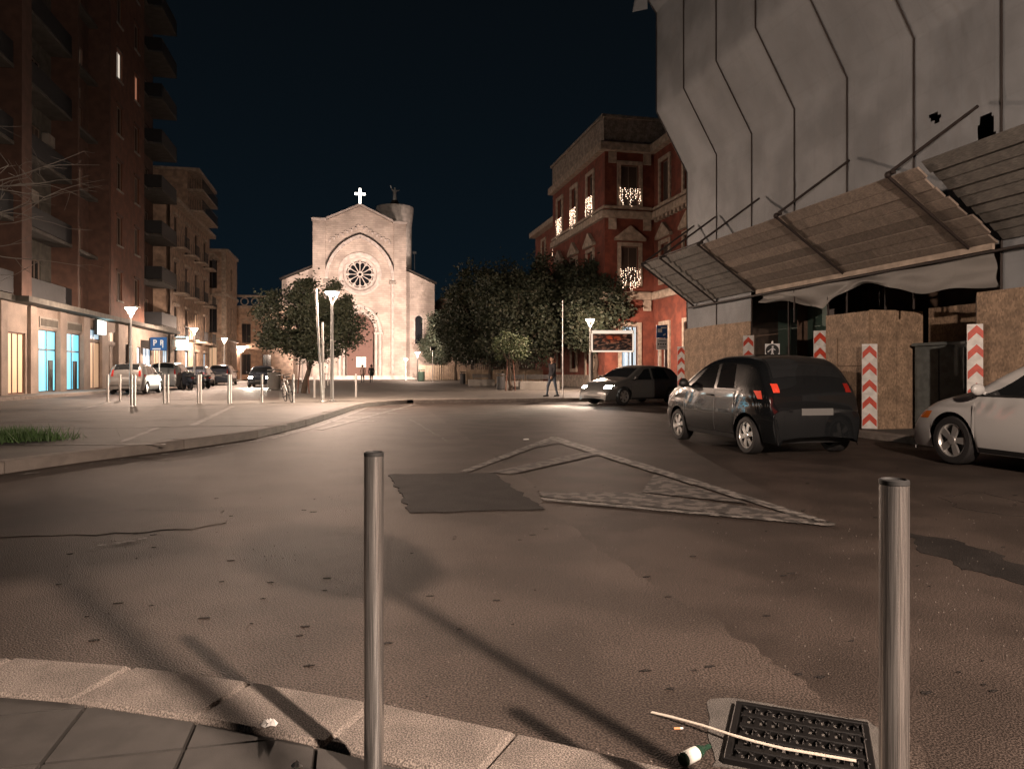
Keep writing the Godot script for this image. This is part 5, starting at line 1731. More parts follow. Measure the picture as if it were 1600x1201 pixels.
func wheel(t: Node3D, x: float, r: float, s: float, sg: float, spokes: int, rim: Material) -> void:
	var xf := Transform3D(Basis(Vector3(0, 0, 1), -PI / 2 * sg), Vector3(x, r, -s))
	var b := MB.new()
	b.lathe([Vector2(r * 0.64, -0.10), Vector2(r * 0.9, -0.10), Vector2(r * 0.985, -0.075), Vector2(r, -0.04), Vector2(r, 0.04), Vector2(r * 0.985, 0.075), Vector2(r * 0.92, 0.10), Vector2(r * 0.74, 0.105), Vector2(r * 0.66, 0.09), Vector2(r * 0.64, 0.03), Vector2(0, 0.02)], 32, xf)
	var w := part(t, "wheel", b, M.tyre)
	b = MB.new()
	b.lathe([Vector2(r * 0.62, 0.07), Vector2(r * 0.66, 0.094), Vector2(r * 0.69, 0.094), Vector2(r * 0.70, 0.08)], 32, xf)
	b.lathe([Vector2(r * 0.62, 0.07), Vector2(r * 0.60, 0.03)], 32, xf)
	for k in spokes:
		var a := TAU * k / spokes + 0.3
		var d := Vector3(cos(a), 0, sin(a)); var o := Vector3(-sin(a), 0, cos(a))
		var q := [d * r * 0.10 + o * r * 0.10, d * r * 0.64 + o * r * 0.15, d * r * 0.64 - o * r * 0.15, d * r * 0.10 - o * r * 0.10]
		var up := [0.085, 0.080, 0.080, 0.085]
		var P := []
		for i in 4: P.append(xf * (q[i] + Vector3(0, up[i], 0)))
		var P2 := []
		for i in 4: P2.append(xf * (q[i] * Vector3(1.04, 1, 1.04) + Vector3(0, up[i] - 0.03, 0)))
		b.quad(P[0], P[1], P[2], P[3])
		for i in 4: b.quad(P[i], P2[i], P2[(i + 1) % 4], P[(i + 1) % 4])
	part(w, "rim", b, rim)
	b = MB.new()
	b.lathe([Vector2(r * 0.2, 0.075), Vector2(r * 0.17, 0.098), Vector2(0.0, 0.10)], 16, xf)
	part(w, "hub", b, rim)

func car(at: Vector3, turn: float, label: String, kind: String, paint: Material, opt := {}) -> Node3D:
	var t := thing(opt.get("name", "parked_car"), label, "car", at, turn, opt.get("group", ""))
	var h := Shell.new()
	match kind:
		"small":
			h.L = 3.62; h.W = 1.66; h.belt = 0.95; h.axles = [-1.17, 1.13]; h.wr = 0.285
			h.smooth([Vector2(-1.76, 0.27), Vector2(-1.795, 0.5), Vector2(-1.79, 0.64), Vector2(-1.70, 0.72), Vector2(-1.66, 0.95), Vector2(-1.55, 1.10), Vector2(-1.36, 1.36), Vector2(-1.16, 1.455), Vector2(-0.6, 1.495), Vector2(0.0, 1.49), Vector2(0.42, 1.38), Vector2(0.85, 1.10), Vector2(1.06, 0.98), Vector2(1.45, 0.86), Vector2(1.66, 0.74), Vector2(1.77, 0.58), Vector2(1.80, 0.42), Vector2(1.81, 0.22)])
		"hatch":
			h.L = 4.25; h.W = 1.76; h.belt = 0.93; h.axles = [-1.32, 1.30]; h.wr = 0.325
			h.smooth([Vector2(-2.12, 0.25), Vector2(-2.118, 0.55), Vector2(-2.08, 0.68), Vector2(-2.0, 0.78), Vector2(-1.96, 0.98), Vector2(-1.82, 1.10), Vector2(-1.52, 1.36), Vector2(-1.25, 1.43), Vector2(-0.5, 1.475), Vector2(0.05, 1.46), Vector2(0.5, 1.30), Vector2(0.98, 1.02), Vector2(1.25, 0.94), Vector2(1.7, 0.83), Vector2(1.95, 0.68), Vector2(2.07, 0.52), Vector2(2.11, 0.40), Vector2(2.12, 0.22)])
		"punto":
			h.L = 3.85; h.W = 1.66; h.belt = 0.94; h.axles = [-1.24, 1.20]; h.wr = 0.295
			h.smooth([Vector2(-1.92, 0.25), Vector2(-1.918, 0.58), Vector2(-1.88, 0.68), Vector2(-1.82, 0.80), Vector2(-1.79, 1.0), Vector2(-1.62, 1.34), Vector2(-1.48, 1.43), Vector2(-0.6, 1.48), Vector2(0.0, 1.46), Vector2(0.45, 1.30), Vector2(0.92, 1.02), Vector2(1.2, 0.93), Vector2(1.6, 0.82), Vector2(1.83, 0.66), Vector2(1.90, 0.5), Vector2(1.92, 0.22)])
		"tall":
			h.L = 4.4; h.W = 1.8; h.belt = 1.0; h.axles = [-1.35, 1.38]; h.wr = 0.34
			h.smooth([Vector2(-2.2, 0.28), Vector2(-2.198, 0.62), Vector2(-2.15, 0.74), Vector2(-2.1, 1.05), Vector2(-1.95, 1.45), Vector2(-1.75, 1.58), Vector2(-0.6, 1.64), Vector2(0.1, 1.60), Vector2(0.6, 1.36), Vector2(1.05, 1.10), Vector2(1.4, 1.02), Vector2(1.85, 0.90), Vector2(2.08, 0.72), Vector2(2.17, 0.5), Vector2(2.2, 0.24)])
	var B := h.belt
	var b := MB.new()
	grid(b, h.body())
	part(t, "body", b, paint)
	b = MB.new()
	b.span(Vector3(-h.W * 0.40, 0.19, -h.L * 0.5 + 0.25), Vector3(h.W * 0.40, 0.5, h.L * 0.5 - 0.25))
	part(t, "underbody", b, M.trim)
	# glass: key stations along the roofline
	var ra := 0.0; var rf := 0.0; var cowl := 0.0; var tail := 0.0
	match kind:
		"small": ra = -1.10; rf = 0.30; cowl = 0.92; tail = -1.42
		"hatch": ra = -1.25; rf = 0.28; cowl = 1.02; tail = -1.60
		"punto": ra = -1.38; rf = 0.25; cowl = 0.95; tail = -1.55
		"tall": ra = -1.70; rf = 0.35; cowl = 1.05; tail = -1.85
	var mid: float = opt.get("pillar", -0.22)
	for sg in [-1.0, 1.0]:
		part(t, "side_window", side_patch(h, mid + 0.05, cowl - 0.16, mid + 0.07, rf - 0.12, B + 0.02, -1.0, sg), M.glass_car)
		part(t, "side_window", side_patch(h, tail + (0.62 if kind == "small" else 0.42), mid - 0.05, ra + (0.42 if kind == "small" else 0.28), mid - 0.03, B + 0.03, -1.0, sg), M.glass_car)
		part(t, "window_trim", side_patch(h, tail + 0.38, cowl - 0.10, tail + 0.38, cowl - 0.10, B - 0.005, B + 0.018, sg, 0.005), M.trim)
		for s in [mid, cowl - 0.06] if kind == "small" else [mid, cowl - 0.06, tail + 0.55]:
			part(t, "door_gap", side_patch(h, s - 0.006, s + 0.006, s - 0.006, s + 0.006, 0.30, B - 0.01, sg, 0.0015), M.trim)
		part(t, "sill", side_patch(h, h.axles[0] + h.wr + 0.08, h.axles[1] - h.wr - 0.08, h.axles[0] + h.wr + 0.08, h.axles[1] - h.wr - 0.08, 0.205, 0.27, sg, 0.003), M.trim)
		b = MB.new()
		b.box(Vector3(sg * (h.side(mid + 0.14, B - 0.09) + 0.014), B - 0.09, -(mid + 0.14)), Vector3(0.022, 0.026, 0.17), Basis(), 0.006)
		part(t, "door_handle", b, paint)
		b = MB.new()
		b.ball(Vector3(sg * (h.side(cowl - 0.22, B) + 0.11), B + 0.085, -(cowl - 0.24)), Vector3(0.10, 0.075, 0.055), 12)
		b.bar(Vector3(sg * (h.side(cowl - 0.22, B) - 0.02), B + 0.03, -(cowl - 0.22)), Vector3(sg * (h.side(cowl - 0.22, B) + 0.07), B + 0.06, -(cowl - 0.22)), 0.05, 0.04)
		part(t, "wing_mirror", b, paint if opt.get("mirror_paint", false) else M.trim)
		# lights wrap round the corners
		var x1 := h.W * 0.5 - 0.125; var x0 := x1 - 0.26
		b = end_patch(h, true, sg * x0, sg * (x1 + 0.05), 0.62, 0.72 if kind != "tall" else 0.80, 0.008)
		part(t, "headlight", b, M.head_light if opt.get("head", false) else M.lens_clear)
		b = side_patch(h, h.L * 0.5 - 0.42, h.L * 0.5 - 0.22, h.L * 0.5 - 0.50, h.L * 0.5 - 0.26, 0.60, 0.70, sg, 0.005)
		part(t, "indicator", b, M.lens_orange if opt.get("amber", false) else M.lens_clear)
		b = end_patch(h, false, sg * (x1 - 0.16), sg * (x1 - 0.06), B - (0.02 if kind == "small" else 0.08), B + 0.11 if kind in ["small", "hatch"] else B + 0.24, 0.009)
		part(t, "tail_light", b, M.tail_lit if opt.get("tail", 0) == sg or opt.get("tail", 0) == 2 else M.lens_red)
		var tl := -h.L * 0.5
		b = side_patch(h, tl + 0.25, tl + 0.34, tl + 0.30, tl + 0.46, B - 0.11, B + 0.01, sg, 0.006)
		part(t, "tail_light", b, M.tail_lit if opt.get("tail", 0) == sg or opt.get("tail", 0) == 2 else M.lens_red)
		for i in 2:
			wheel(t, sg * (h.W * 0.5 - 0.118), h.wr, h.axles[i], sg, opt.get("spokes", 6), opt.get("rim", M.rim))
	part(t, "windscreen", ws_patch(h, rf + 0.03, cowl - 0.02), M.glass_car)
	part(t, "rear_window", ws_patch(h, tail - (0.10 if kind in ["small", "hatch"] else 0.16), ra - 0.06), M.glass_car)
	part(t, "number_plate", end_patch(h, false, -0.26, 0.26, 0.60 if kind == "small" else 0.72, 0.70 if kind == "small" else 0.82, 0.012), M.plate)
	part(t, "number_plate", end_patch(h, true, -0.26, 0.26, 0.40, 0.50, 0.012), M.plate)
	part(t, "bumper_strip", end_patch(h, false, -0.66, 0.66, 0.40, 0.45, 0.006), M.trim)
	part(t, "grille", end_patch(h, true, -0.45, 0.45, 0.28, 0.38, 0.006), M.trim)
	if opt.get("head", false):
		for sg in [-1.0, 1.0]:
			var l := SpotLight3D.new()
			l.name = "light"
			t.add_child(l)
			l.position = Vector3(sg * 0.62, 0.66, -h.L * 0.5 - 0.05); l.rotation = Vector3(-0.05, 0, 0)
			l.spot_angle = 42.0; l.spot_angle_attenuation = 0.9; l.spot_range = 80.0; l.spot_attenuation = 2.0
			l.light_energy = opt.get("beam", 6.0); l.light_color = Color(1, 0.93, 0.84); l.light_size = 0.06; l.shadow_enabled = true
	if opt.get("tail", 0):
		var l := OmniLight3D.new()
		l.name = "light"
		t.add_child(l)
		l.position = Vector3(-h.W * 0.5 + 0.12, B - 0.05, h.L * 0.5 + 0.05); l.light_color = Color(1, 0.16, 0.06); l.light_energy = 0.015; l.light_size = 0.1; l.shadow_enabled = true
		l.omni_range = 30.0; l.omni_attenuation = 2.0
	return t

func ws_patch(h: Shell, s0: float, s1: float) -> MB:
	var g := []
	for i in 15:
		var s := lerpf(s0, s1, i / 14.0)
		var hh := h.H(s)
		var dh := (h.H(s + 0.02) - h.H(s - 0.02)) / 0.04
		var nn := Vector2(-dh, 1.0).normalized() * 0.005
		var w := h.side(s, hh) - h.rcx * 0.72
		var row := []
		for j in 11:
			var x := lerpf(w, -w, j / 10.0)
			row.append(Vector3(x, h.top_y(s, x) + nn.y, -(s + nn.x)))
		g.append(row)
	var b := MB.new()
	grid(b, g)
	return b

func scooter(at: Vector3, turn: float, label: String) -> void:
	var t := thing("parked_scooter", label, "scooter", at, turn, "scooters parked beside the cars")
	var b := MB.new()
	for z in [-0.62, 0.62]:
		var xf := Transform3D(Basis(Vector3(0, 0, 1), PI / 2), Vector3(0, 0.24, z))
		b = MB.new()
		b.lathe([Vector2(0.15, -0.05), Vector2(0.22, -0.05), Vector2(0.24, 0.0), Vector2(0.22, 0.05), Vector2(0.15, 0.05), Vector2(0.15, -0.05)], 20, xf)
		b.lathe([Vector2(0.0, 0.03), Vector2(0.05, 0.03), Vector2(0.15, 0.0), Vector2(0.05, -0.03), Vector2(0.0, -0.03)], 10, xf)
		part(t, "wheel", b, M.tyre)
	b = MB.new()
	b.ball(Vector3(0, 0.58, 0.42), Vector3(0.19, 0.22, 0.48), 12)
	b.box(Vector3(0, 0.32, -0.1), Vector3(0.30, 0.10, 0.6), Basis(), 0.03)
	b.box(Vector3(0, 0.66, -0.45), Vector3(0.38, 0.72, 0.07), Basis(Vector3(1, 0, 0), -0.18), 0.03)
	b.ball(Vector3(0, 0.50, -0.64), Vector3(0.12, 0.10, 0.24), 10)
	part(t, "body", b, M.blue_paint)
	b = MB.new()
	b.box(Vector3(0, 0.81, 0.34), Vector3(0.30, 0.09, 0.72), Basis(), 0.04)
	part(t, "seat", b, M.trim)
	b = MB.new()
	b.tube([Vector3(-0.34, 1.02, -0.42), Vector3(0, 1.0, -0.50), Vector3(0.34, 1.02, -0.42)], 0.018, 8)
	b.ball(Vector3(0, 1.02, -0.54), Vector3(0.12, 0.10, 0.09), 10)
	part(t, "handlebar", b, M.trim)
	for s in [-1.0, 1.0]:
		b = MB.new()
		b.tube([Vector3(s * 0.24, 1.03, -0.45), Vector3(s * 0.28, 1.2, -0.46)], 0.008, 6); b.ball(Vector3(s * 0.29, 1.23, -0.46), Vector3(0.06, 0.04, 0.015), 10)
		part(t, "mirror", b, M.trim)
	b = MB.new()
	b.ball(Vector3(0, 0.70, 0.88), Vector3(0.10, 0.05, 0.04), 8)
	part(t, "tail_light", b, M.lens_red)

# ---------------------------------------------------------------- trees
func leafy(called: String, at: Vector3, h: float, trunk_h: float, rad: Vector3, leaves: int, label: String, sd: int, size := 0.16, lean := 0.0, tone := Color(0.045, 0.068, 0.032), stake := false) -> void:
	var t := thing(called, label, "tree", at, 0.0, "leafy trees on the square" if called == "leafy_tree" else "")
	var g := RandomNumberGenerator.new()
	g.seed = sd
	var b := MB.new()
	var p := Vector3.ZERO
	var tr := 0.09 + h * 0.012
	for i in 6:
		var q := Vector3(lean * (i + 1) / 6.0 + g.randfn(0, 0.03), trunk_h * (i + 1) / 6.0, g.randfn(0, 0.03))
		b.cyl(p, q, tr * (1.0 - i * 0.07), tr * (1.0 - (i + 1) * 0.07), 10, false)
		p = q
	var c := Vector3(lean, h - rad.y, 0)
	for i in 8:
		var a := TAU * i / 8 + g.randf()
		var e := c + Vector3(cos(a) * rad.x * 0.7, g.randf_range(-0.5, 0.5) * rad.y, sin(a) * rad.z * 0.7)
		var m := p.lerp(e, 0.5) + Vector3(0, 0.2, 0)
		b.cyl(p, m, tr * 0.5, tr * 0.3, 6, false); b.cyl(m, e, tr * 0.3, 0.012, 6, false)
	part(t, "trunk", b, M.bark)
	# clumps in the crown's volume, each a spray of leaf faces
	var cl := []
	var n := FastNoiseLite.new()
	n.seed = sd; n.frequency = 0.9
	for i in 120:
		var d := Vector3(g.randfn(), g.randfn(), g.randfn()).normalized()
		var r := pow(g.randf(), 0.38) * (0.93 + 0.24 * n.get_noise_3d(d.x * 2, d.y * 2, d.z * 2))
		var q := c + d * rad * r
		if q.y < trunk_h * 0.86: q.y = trunk_h * 0.86 + g.randf() * 0.4
		cl.append([q, g.randf_range(0.28, 0.62) * rad.y * 0.42])
	b = MB.new()
	b.colored = true
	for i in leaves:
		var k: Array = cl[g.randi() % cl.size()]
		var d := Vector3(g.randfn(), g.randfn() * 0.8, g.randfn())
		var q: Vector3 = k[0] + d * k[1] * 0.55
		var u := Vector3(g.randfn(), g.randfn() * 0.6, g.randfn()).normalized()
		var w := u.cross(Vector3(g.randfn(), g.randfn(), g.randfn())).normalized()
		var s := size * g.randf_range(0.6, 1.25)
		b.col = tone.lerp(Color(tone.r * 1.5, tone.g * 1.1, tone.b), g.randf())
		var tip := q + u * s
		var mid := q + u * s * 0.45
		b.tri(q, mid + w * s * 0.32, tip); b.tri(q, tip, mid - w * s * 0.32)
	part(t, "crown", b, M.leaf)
	if stake:
		for s in [-1.0, 1.0]:
			b = MB.new()
			b.cyl(Vector3(0.28 * s, 0, 0.1), Vector3(0.16 * s, 1.75, 0.06), 0.035, 0.035, 8)
			part(t, "stake", b, M.door_wood)

func bare_tree(at: Vector3) -> void:
	var t := thing("bare_tree", "bare leafless street tree with pale twigs in the planting bed", "tree", at)
	var g := RandomNumberGenerator.new()
	g.seed = 19
	var tb := MB.new(); var bb := MB.new()
	var stack := [[Vector3.ZERO, Vector3(0.05, 1, 0.02).normalized(), 0.085, 0]]
	while stack.size():
		var s: Array = stack.pop_back()
		var p: Vector3 = s[0]; var d: Vector3 = s[1]; var r: float = s[2]; var lv: int = s[3]
		var len: float = [1.9, 1.25, 1.05, 0.8, 0.55, 0.36][lv] * g.randf_range(0.75, 1.2)
		var segs := 4 if lv < 4 else 2
		var r1 := r * 0.62
		for i in segs:
			var q := p + d * len / segs
			var m := tb if lv == 0 else bb
			m.cyl(p, q, lerpf(r, r1, float(i) / segs), lerpf(r, r1, (i + 1.0) / segs), 8 if lv < 2 else 5, false)
			p = q
			d = (d + Vector3(g.randfn(), g.randfn() * 0.7 + 0.05, g.randfn()) * 0.16).normalized()
			if lv > 0 and lv < 5 and i > 0 and g.randf() < 0.6:
				stack.append([p, (d + Vector3(g.randfn(), g.randfn() * 0.6, g.randfn()) * 0.75).normalized(), r1 * 0.6, mini(lv + 2, 5)])
		if lv < 5:
			for k in [5, 3, 3, 2, 2][lv]:
				var o := Vector3(g.randfn(), g.randfn() * 0.5 + 0.15, g.randfn()).normalized()
				if lv == 0: o = Vector3(cos(TAU * k / 5 + 0.4), 0.4, sin(TAU * k / 5 + 0.4))
				stack.append([p, (d * (0.55 if lv else 0.7) + o * 0.8).normalized(), r1 * 0.8, lv + 1])
	part(t, "trunk", tb, M.bark)
	part(t, "branches", bb, M.twig)

func grass_tuft(at: Vector3, sd: int, wide: float, label: String) -> void:
	var g := RandomNumberGenerator.new()
	g.seed = sd
	var b := MB.new()
	b.colored = true
	for i in 2600:
		var p := Vector3(g.randfn() * wide * 0.42, 0, g.randfn() * wide * 0.26)
		var h := g.randf_range(0.06, 0.28)
		var d := Vector3(g.randfn() * 0.5, 1, g.randfn() * 0.5).normalized()
		var w := Vector3(g.randfn(), 0, g.randfn()).normalized() * g.randf_range(0.006, 0.014)
		var v := g.randf_range(0.6, 1.4)
		b.col = Color(0.055 * v, 0.105 * v, 0.03 * v)
		b.tri(p - w, p + w, p + d * h)
	var o := inst(self, "grass", b.mesh(), M.leaf)
	o.position = at
	tag(o, label, "grass")
	o.set_meta("kind", "stuff")

# ---------------------------------------------------------------- square furniture
func planter(a: Vector3, size: Vector3, label: String, turn := 0.0) -> void:
	var t := thing("stone_planter", label, "planter", a, turn, "")
	var b := MB.new()
	for s in [-1.0, 1.0]:
		b.box(Vector3(0, size.y * 0.5, s * (size.z - 0.12) * 0.5), Vector3(size.x, size.y, 0.12), Basis(), 0.02)
		b.box(Vector3(s * (size.x - 0.12) * 0.5, size.y * 0.5, 0), Vector3(0.12, size.y - 0.002, size.z - 0.24), Basis(), 0.02)
	part(t, "wall", b, M.planter)
	b = MB.new()
	b.box(Vector3(0, size.y * 0.42, 0), Vector3(size.x - 0.24, size.y * 0.8, size.z - 0.24))
	part(t, "soil", b, M.soil)
	b = MB.new()
	for k in 4: b.box(Vector3(0, size.y + 0.16 + 0.07 * k, size.z * 0.3), Vector3(size.x * 0.7, 0.05, 0.03))
	for s in [-1.0, 1.0]: b.box(Vector3(s * size.x * 0.3, size.y * 0.5 + 0.2, size.z * 0.3 - 0.03), Vector3(0.04, size.y + 0.38, 0.03))
	part(t, "bench_back", b, M.trim)

func litter_bin(at: Vector3, w: float, h: float, label: String, m: Material) -> void:
	var t := thing("litter_bin", label, "litter bin", at)
	var b := MB.new()
	b.lathe([Vector2(0, 0.02), Vector2(w * 0.46, 0.02), Vector2(w * 0.5, 0.06), Vector2(w * 0.5, h * 0.82), Vector2(w * 0.46, h * 0.84), Vector2(0, h * 0.80)], 18, Transform3D())
	part(t, "body", b, m)
	b = MB.new()
	b.lathe([Vector2(0, h * 0.92), Vector2(w * 0.54, h * 0.92), Vector2(w * 0.5, h * 0.97), Vector2(0, h)], 18, Transform3D())
	for k in 3: b.cyl(Vector3(cos(k * 2.1) * w * 0.4, h * 0.8, sin(k * 2.1) * w * 0.4), Vector3(cos(k * 2.1) * w * 0.4, h * 0.93, sin(k * 2.1) * w * 0.4), 0.015, 0.015, 6)
	part(t, "lid", b, m)

func pole(at: Vector3, h: float, r: float, lean: Vector3, label: String, called := "flag_pole") -> void:
	var t := thing(called, label, "pole", at)
	var b := MB.new()
	b.cyl(Vector3.ZERO, Vector3(0, h, 0) + lean, r, r * 0.8, 10)
	part(t, "shaft", b, M.steel_far)
	b = MB.new()
	b.lathe([Vector2(r * 2.2, 0), Vector2(r * 2.2, 0.02), Vector2(r, 0.05)], 12, Transform3D())
	part(t, "base", b, M.steel_far)

func bicycle(at: Vector3, turn: float) -> void:
	var t := thing("bicycle", "pale bicycle leaning against a steel bollard on the square", "bicycle", at, turn)
	var tilt := Basis(Vector3(0, 0, 1), 0.13)
	for z in [-0.52, 0.52]:
		var b := MB.new()
		var prev := Vector3.ZERO
		for k in 25:
			var a := TAU * k / 24
			var q := tilt * Vector3(0, 0.34 + sin(a) * 0.33, z + cos(a) * 0.33)
			if k: b.cyl(prev, q, 0.017, 0.017, 6, false)
			prev = q
		var w := part(t, "wheel", b, M.tyre)
		b = MB.new()
		for k in 12:
			var a := TAU * k / 12
			b.cyl(tilt * Vector3(0, 0.34, z), tilt * Vector3(0, 0.34 + sin(a) * 0.32, z + cos(a) * 0.32), 0.003, 0.003, 4, false)
		b.cyl(tilt * Vector3(-0.04, 0.34, z), tilt * Vector3(0.04, 0.34, z), 0.02, 0.02, 8)
		part(w, "spokes", b, M.steel_far)
	var b := MB.new()
	var J := {"r": Vector3(0, 0.34, 0.52), "bb": Vector3(0, 0.30, 0.08), "s": Vector3(0, 0.80, 0.22), "h": Vector3(0, 0.82, -0.34), "h2": Vector3(0, 0.68, -0.38), "f": Vector3(0, 0.34, -0.52)}
	for e in [["r", "bb"], ["bb", "s"], ["s", "r"], ["s", "h"], ["bb", "h2"], ["h", "f"]]: b.cyl(tilt * J[e[0]], tilt * J[e[1]], 0.019, 0.019, 8)
	part(t, "frame", b, M.white_paint)
	b = MB.new()
	b.box(tilt * Vector3(0, 0.92, 0.25), Vector3(0.15, 0.05, 0.26), tilt, 0.02); b.cyl(tilt * Vector3(0, 0.80, 0.22), tilt * Vector3(0, 0.9, 0.25), 0.014, 0.014, 6)
	part(t, "saddle", b, M.trim)
	b = MB.new()
	b.tube([tilt * Vector3(0, 0.82, -0.34), tilt * Vector3(0, 0.98, -0.32), tilt * Vector3(-0.27, 1.0, -0.26)], 0.014, 6); b.tube([tilt * Vector3(0, 0.98, -0.32), tilt * Vector3(0.27, 1.0, -0.26)], 0.014, 6)
	part(t, "handlebar", b, M.trim)
	b = MB.new()
	b.cyl(tilt * Vector3(-0.13, 0.22, 0.02), tilt * Vector3(0.13, 0.38, 0.14), 0.012, 0.012, 6); b.box(tilt * Vector3(0.16, 0.39, 0.14), Vector3(0.09, 0.02, 0.06)); b.box(tilt * Vector3(-0.16, 0.21, 0.02), Vector3(0.09, 0.02, 0.06))
	part(t, "pedals", b, M.trim)

func build_square() -> void:
	var S := 0.146
	# lamps of the photograph: head heights agree with posts of 4.2 m
	for a in [[518.5, 455, 26.6, 120.0, "street lamp with glowing cone head beside the round tree and leaning poles"],
		[204, 480, 33.3, 62.0, "street lamp with glowing cone head rising from the bollards before the parked estate car"],
		[303, 512, 49.0, 90.0, "street lamp with glowing cone head beside the parked scooters"],
		[350, 528, 64.0, 90.0, "street lamp with glowing cone head in front of the pale stone villa"],
		[376, 541, 85.0, 110.0, "street lamp with glowing cone head before the low pinkish wing"],
		[922, 498, 40.7, 110.0, "street lamp with glowing cone head next to the lit billboard"],
		[652, 550, 78.0, 30.0, "street lamp with glowing cone head at the edge of the square's trees"]]:
		var p := at_depth(a[0], a[1], a[2])
		street_lamp(Vector3(p.x, S, p.z), p.y - S, a[3], a[4], "street lamps with inverted cone heads")
	var p := at_depth(634, 560, 90.0)
	street_lamp(Vector3(p.x, S, p.z), p.y - S, 25.0, "short street lamp with glowing head near the church steps", "street lamps with inverted cone heads")
	# bollards across the square
	for a in [[168, 628], [187, 626], [205, 635], [210, 634], [256, 630], [262, 629], [309, 630], [313, 629.5], [357, 631], [360, 630], [409, 629], [458, 629], [491, 621], [556, 620]]:
		var q := gp(a[0], a[1], S)
		var lb: String = "slim steel bollard in the row across the square's lane"
		if a[0] == 458: lb = "slim steel bollard that the bicycle leans on"
		elif a[0] == 491: lb = "slim steel bollard under the round tree beside the leaning poles"
		elif a[0] == 556: lb = "slim steel bollard standing alone before the church square"
		bollard(q, 1.0, 0.04, M.steel_far, lb, "steel bollards on the square")
	for a in [[507, 606], [512, 602], [516, 599.5]]:
		bollard(gp(a[0], a[1], S), 1.0, 0.045, M.steel_far, "steel bollard in the short receding row behind the lamp post", "steel bollards on the square")
	bicycle(gp(453, 628, S) + Vector3(-0.05, 0, 0), 0.28)
	p = gp(503, 627.5, S)
	pole(p, 4.1, 0.045, Vector3(-0.22, 0, 0), "tall leaning steel pole beside the street lamp under the round tree")
	p = gp(505, 627, S)
	pole(p, 2.9, 0.05, Vector3(-0.03, 0, 0.0), "shorter straight steel pole next to the tall leaning pole")
	p = gp(879.5, 620, 0.15)
	pole(p, 4.15, 0.03, Vector3.ZERO, "thin tall pole standing beside the dark-clothed pedestrian")
	litter_bin(gp(428, 609, S), 0.75, 1.25, "tall pale grey bin at the lane's end near the oncoming car", M.planter)
	litter_bin(at_depth(782.5, 610, 43.0) * Vector3(1, 0, 1) + Vector3(0, S, 0), 0.5, 0.98, "dark round litter bin in front of the stone planters", M.bin_metal)
	litter_bin(at_depth(723, 597, 62.0) * Vector3(1, 0, 1) + Vector3(0, S, 0), 0.5, 1.1, "dark slim litter bin beneath the square's middle trees", M.bin_metal)
	litter_bin(at_depth(658, 590, 80.0) * Vector3(1, 0, 1) + Vector3(0, S, 0), 0.8, 1.3, "dark green bin beside the lamp near the church steps", M.dark_green)
	# trees
	p = at_depth(474, 600, 36.5)
	leafy("round_tree", Vector3(p.x, S, p.z), 5.75, 1.75, Vector3(3.0, 2.15, 2.6), 34000, "dense round evergreen tree with stakes between the lane and church", 4, 0.15, 0.35, Color(0.026, 0.038, 0.021), true)
	for a in [[766, 56.0, 9.6, Vector3(4.0, 4.0, 3.6), "tall dark tree behind the dark round litter bin", 21],
		[738, 68.0, 9.4, Vector3(3.6, 3.9, 3.4), "dark tree between the slim litter bin and the low wall", 22],
		[712, 88.0, 9.6, Vector3(3.2, 3.8, 3.2), "dark tree closest to the church facade", 23],
		[808, 50.0, 8.4, Vector3(3.3, 3.4, 3.1), "dark tree overhanging the stone planters", 24],
		[862, 53.0, 9.9, Vector3(3.4, 3.7, 3.0), "tall dark tree in front of the palazzo's side windows", 25],
		[932, 47.0, 8.2, Vector3(2.2, 2.9, 2.0), "dark tree between billboard and the red palazzo", 26],
		[684, 94.0, 7.0, Vector3(2.2, 2.5, 2.2), "small dark tree beside the church aisle", 27]]:
		p = at_depth(a[0], 590, a[1])
		leafy("leafy_tree", Vector3(p.x, S, p.z), a[2], 2.2, a[3], 28000, a[4], a[5], 0.25, 0.0, Color(0.022, 0.031, 0.018))
	p = at_depth(797, 590, 41.0)
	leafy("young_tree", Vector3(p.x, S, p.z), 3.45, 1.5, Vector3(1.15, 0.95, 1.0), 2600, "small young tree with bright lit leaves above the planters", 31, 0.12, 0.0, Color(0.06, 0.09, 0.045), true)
	bare_tree(Vector3(-6.15, S, -12.6))
	grass_tuft(gp(8, 688, S), 5, 0.85, "tuft of green grass and weeds in the bed behind the island kerb")
	var b := sheet(ragged(PackedVector2Array([Vector2(-6.9, -13.4), Vector2(-4.7, -13.3), Vector2(-4.5, -12.2), Vector2(-6.9, -11.8)]), 0.1, 0.1), 0.151)
	setting("planting_bed", b, M.soil)
	# low walls and planters under the trees
	for a in [[842, 44.0, 2.4, "long stone planter with bench back next to the pedestrian"], [806, 45.0, 1.5, "short stone planter with bench back beside the dark round bin"], [752, 55.0, 2.0, "stone planter with bench back under the tall dark tree"]]:
		p = at_depth(a[0], 590, a[1])
		planter(Vector3(p.x, S, p.z), Vector3(a[2], 0.5, 0.8), a[3], -0.1)
	var w := thing("garden_wall", "low ochre garden wall with iron railing behind the trees", "wall", Vector3(8, S, -62))
	var xa := x_on(728, -62); var xb := x_on(866, -62)
	for k in 6: ledge(w, "wall_panel", Vector3(lerpf(xa, xb, k / 6.0), S, -62.15), Vector3(lerpf(xa, xb, (k + 1) / 6.0) - 0.03, S + 1.25, -61.9), M.low_wall)
	for k in 44:
		var x := lerpf(xa, xb, (k + 0.5) / 44.0)
		ledge(w, "railing_bar", Vector3(x - 0.015, S + 1.25, -62.04), Vector3(x + 0.015, S + 2.6, -62.01), M.iron)
	ledge(w, "railing_top", Vector3(xa, S + 2.6, -62.05), Vector3(xb, S + 2.66, -62.0), M.iron)
	w = thing("churchyard_fence", "pale slatted fence between church and trees", "fence", Vector3(8, S, -92))
	xa = x_on(655, -92)
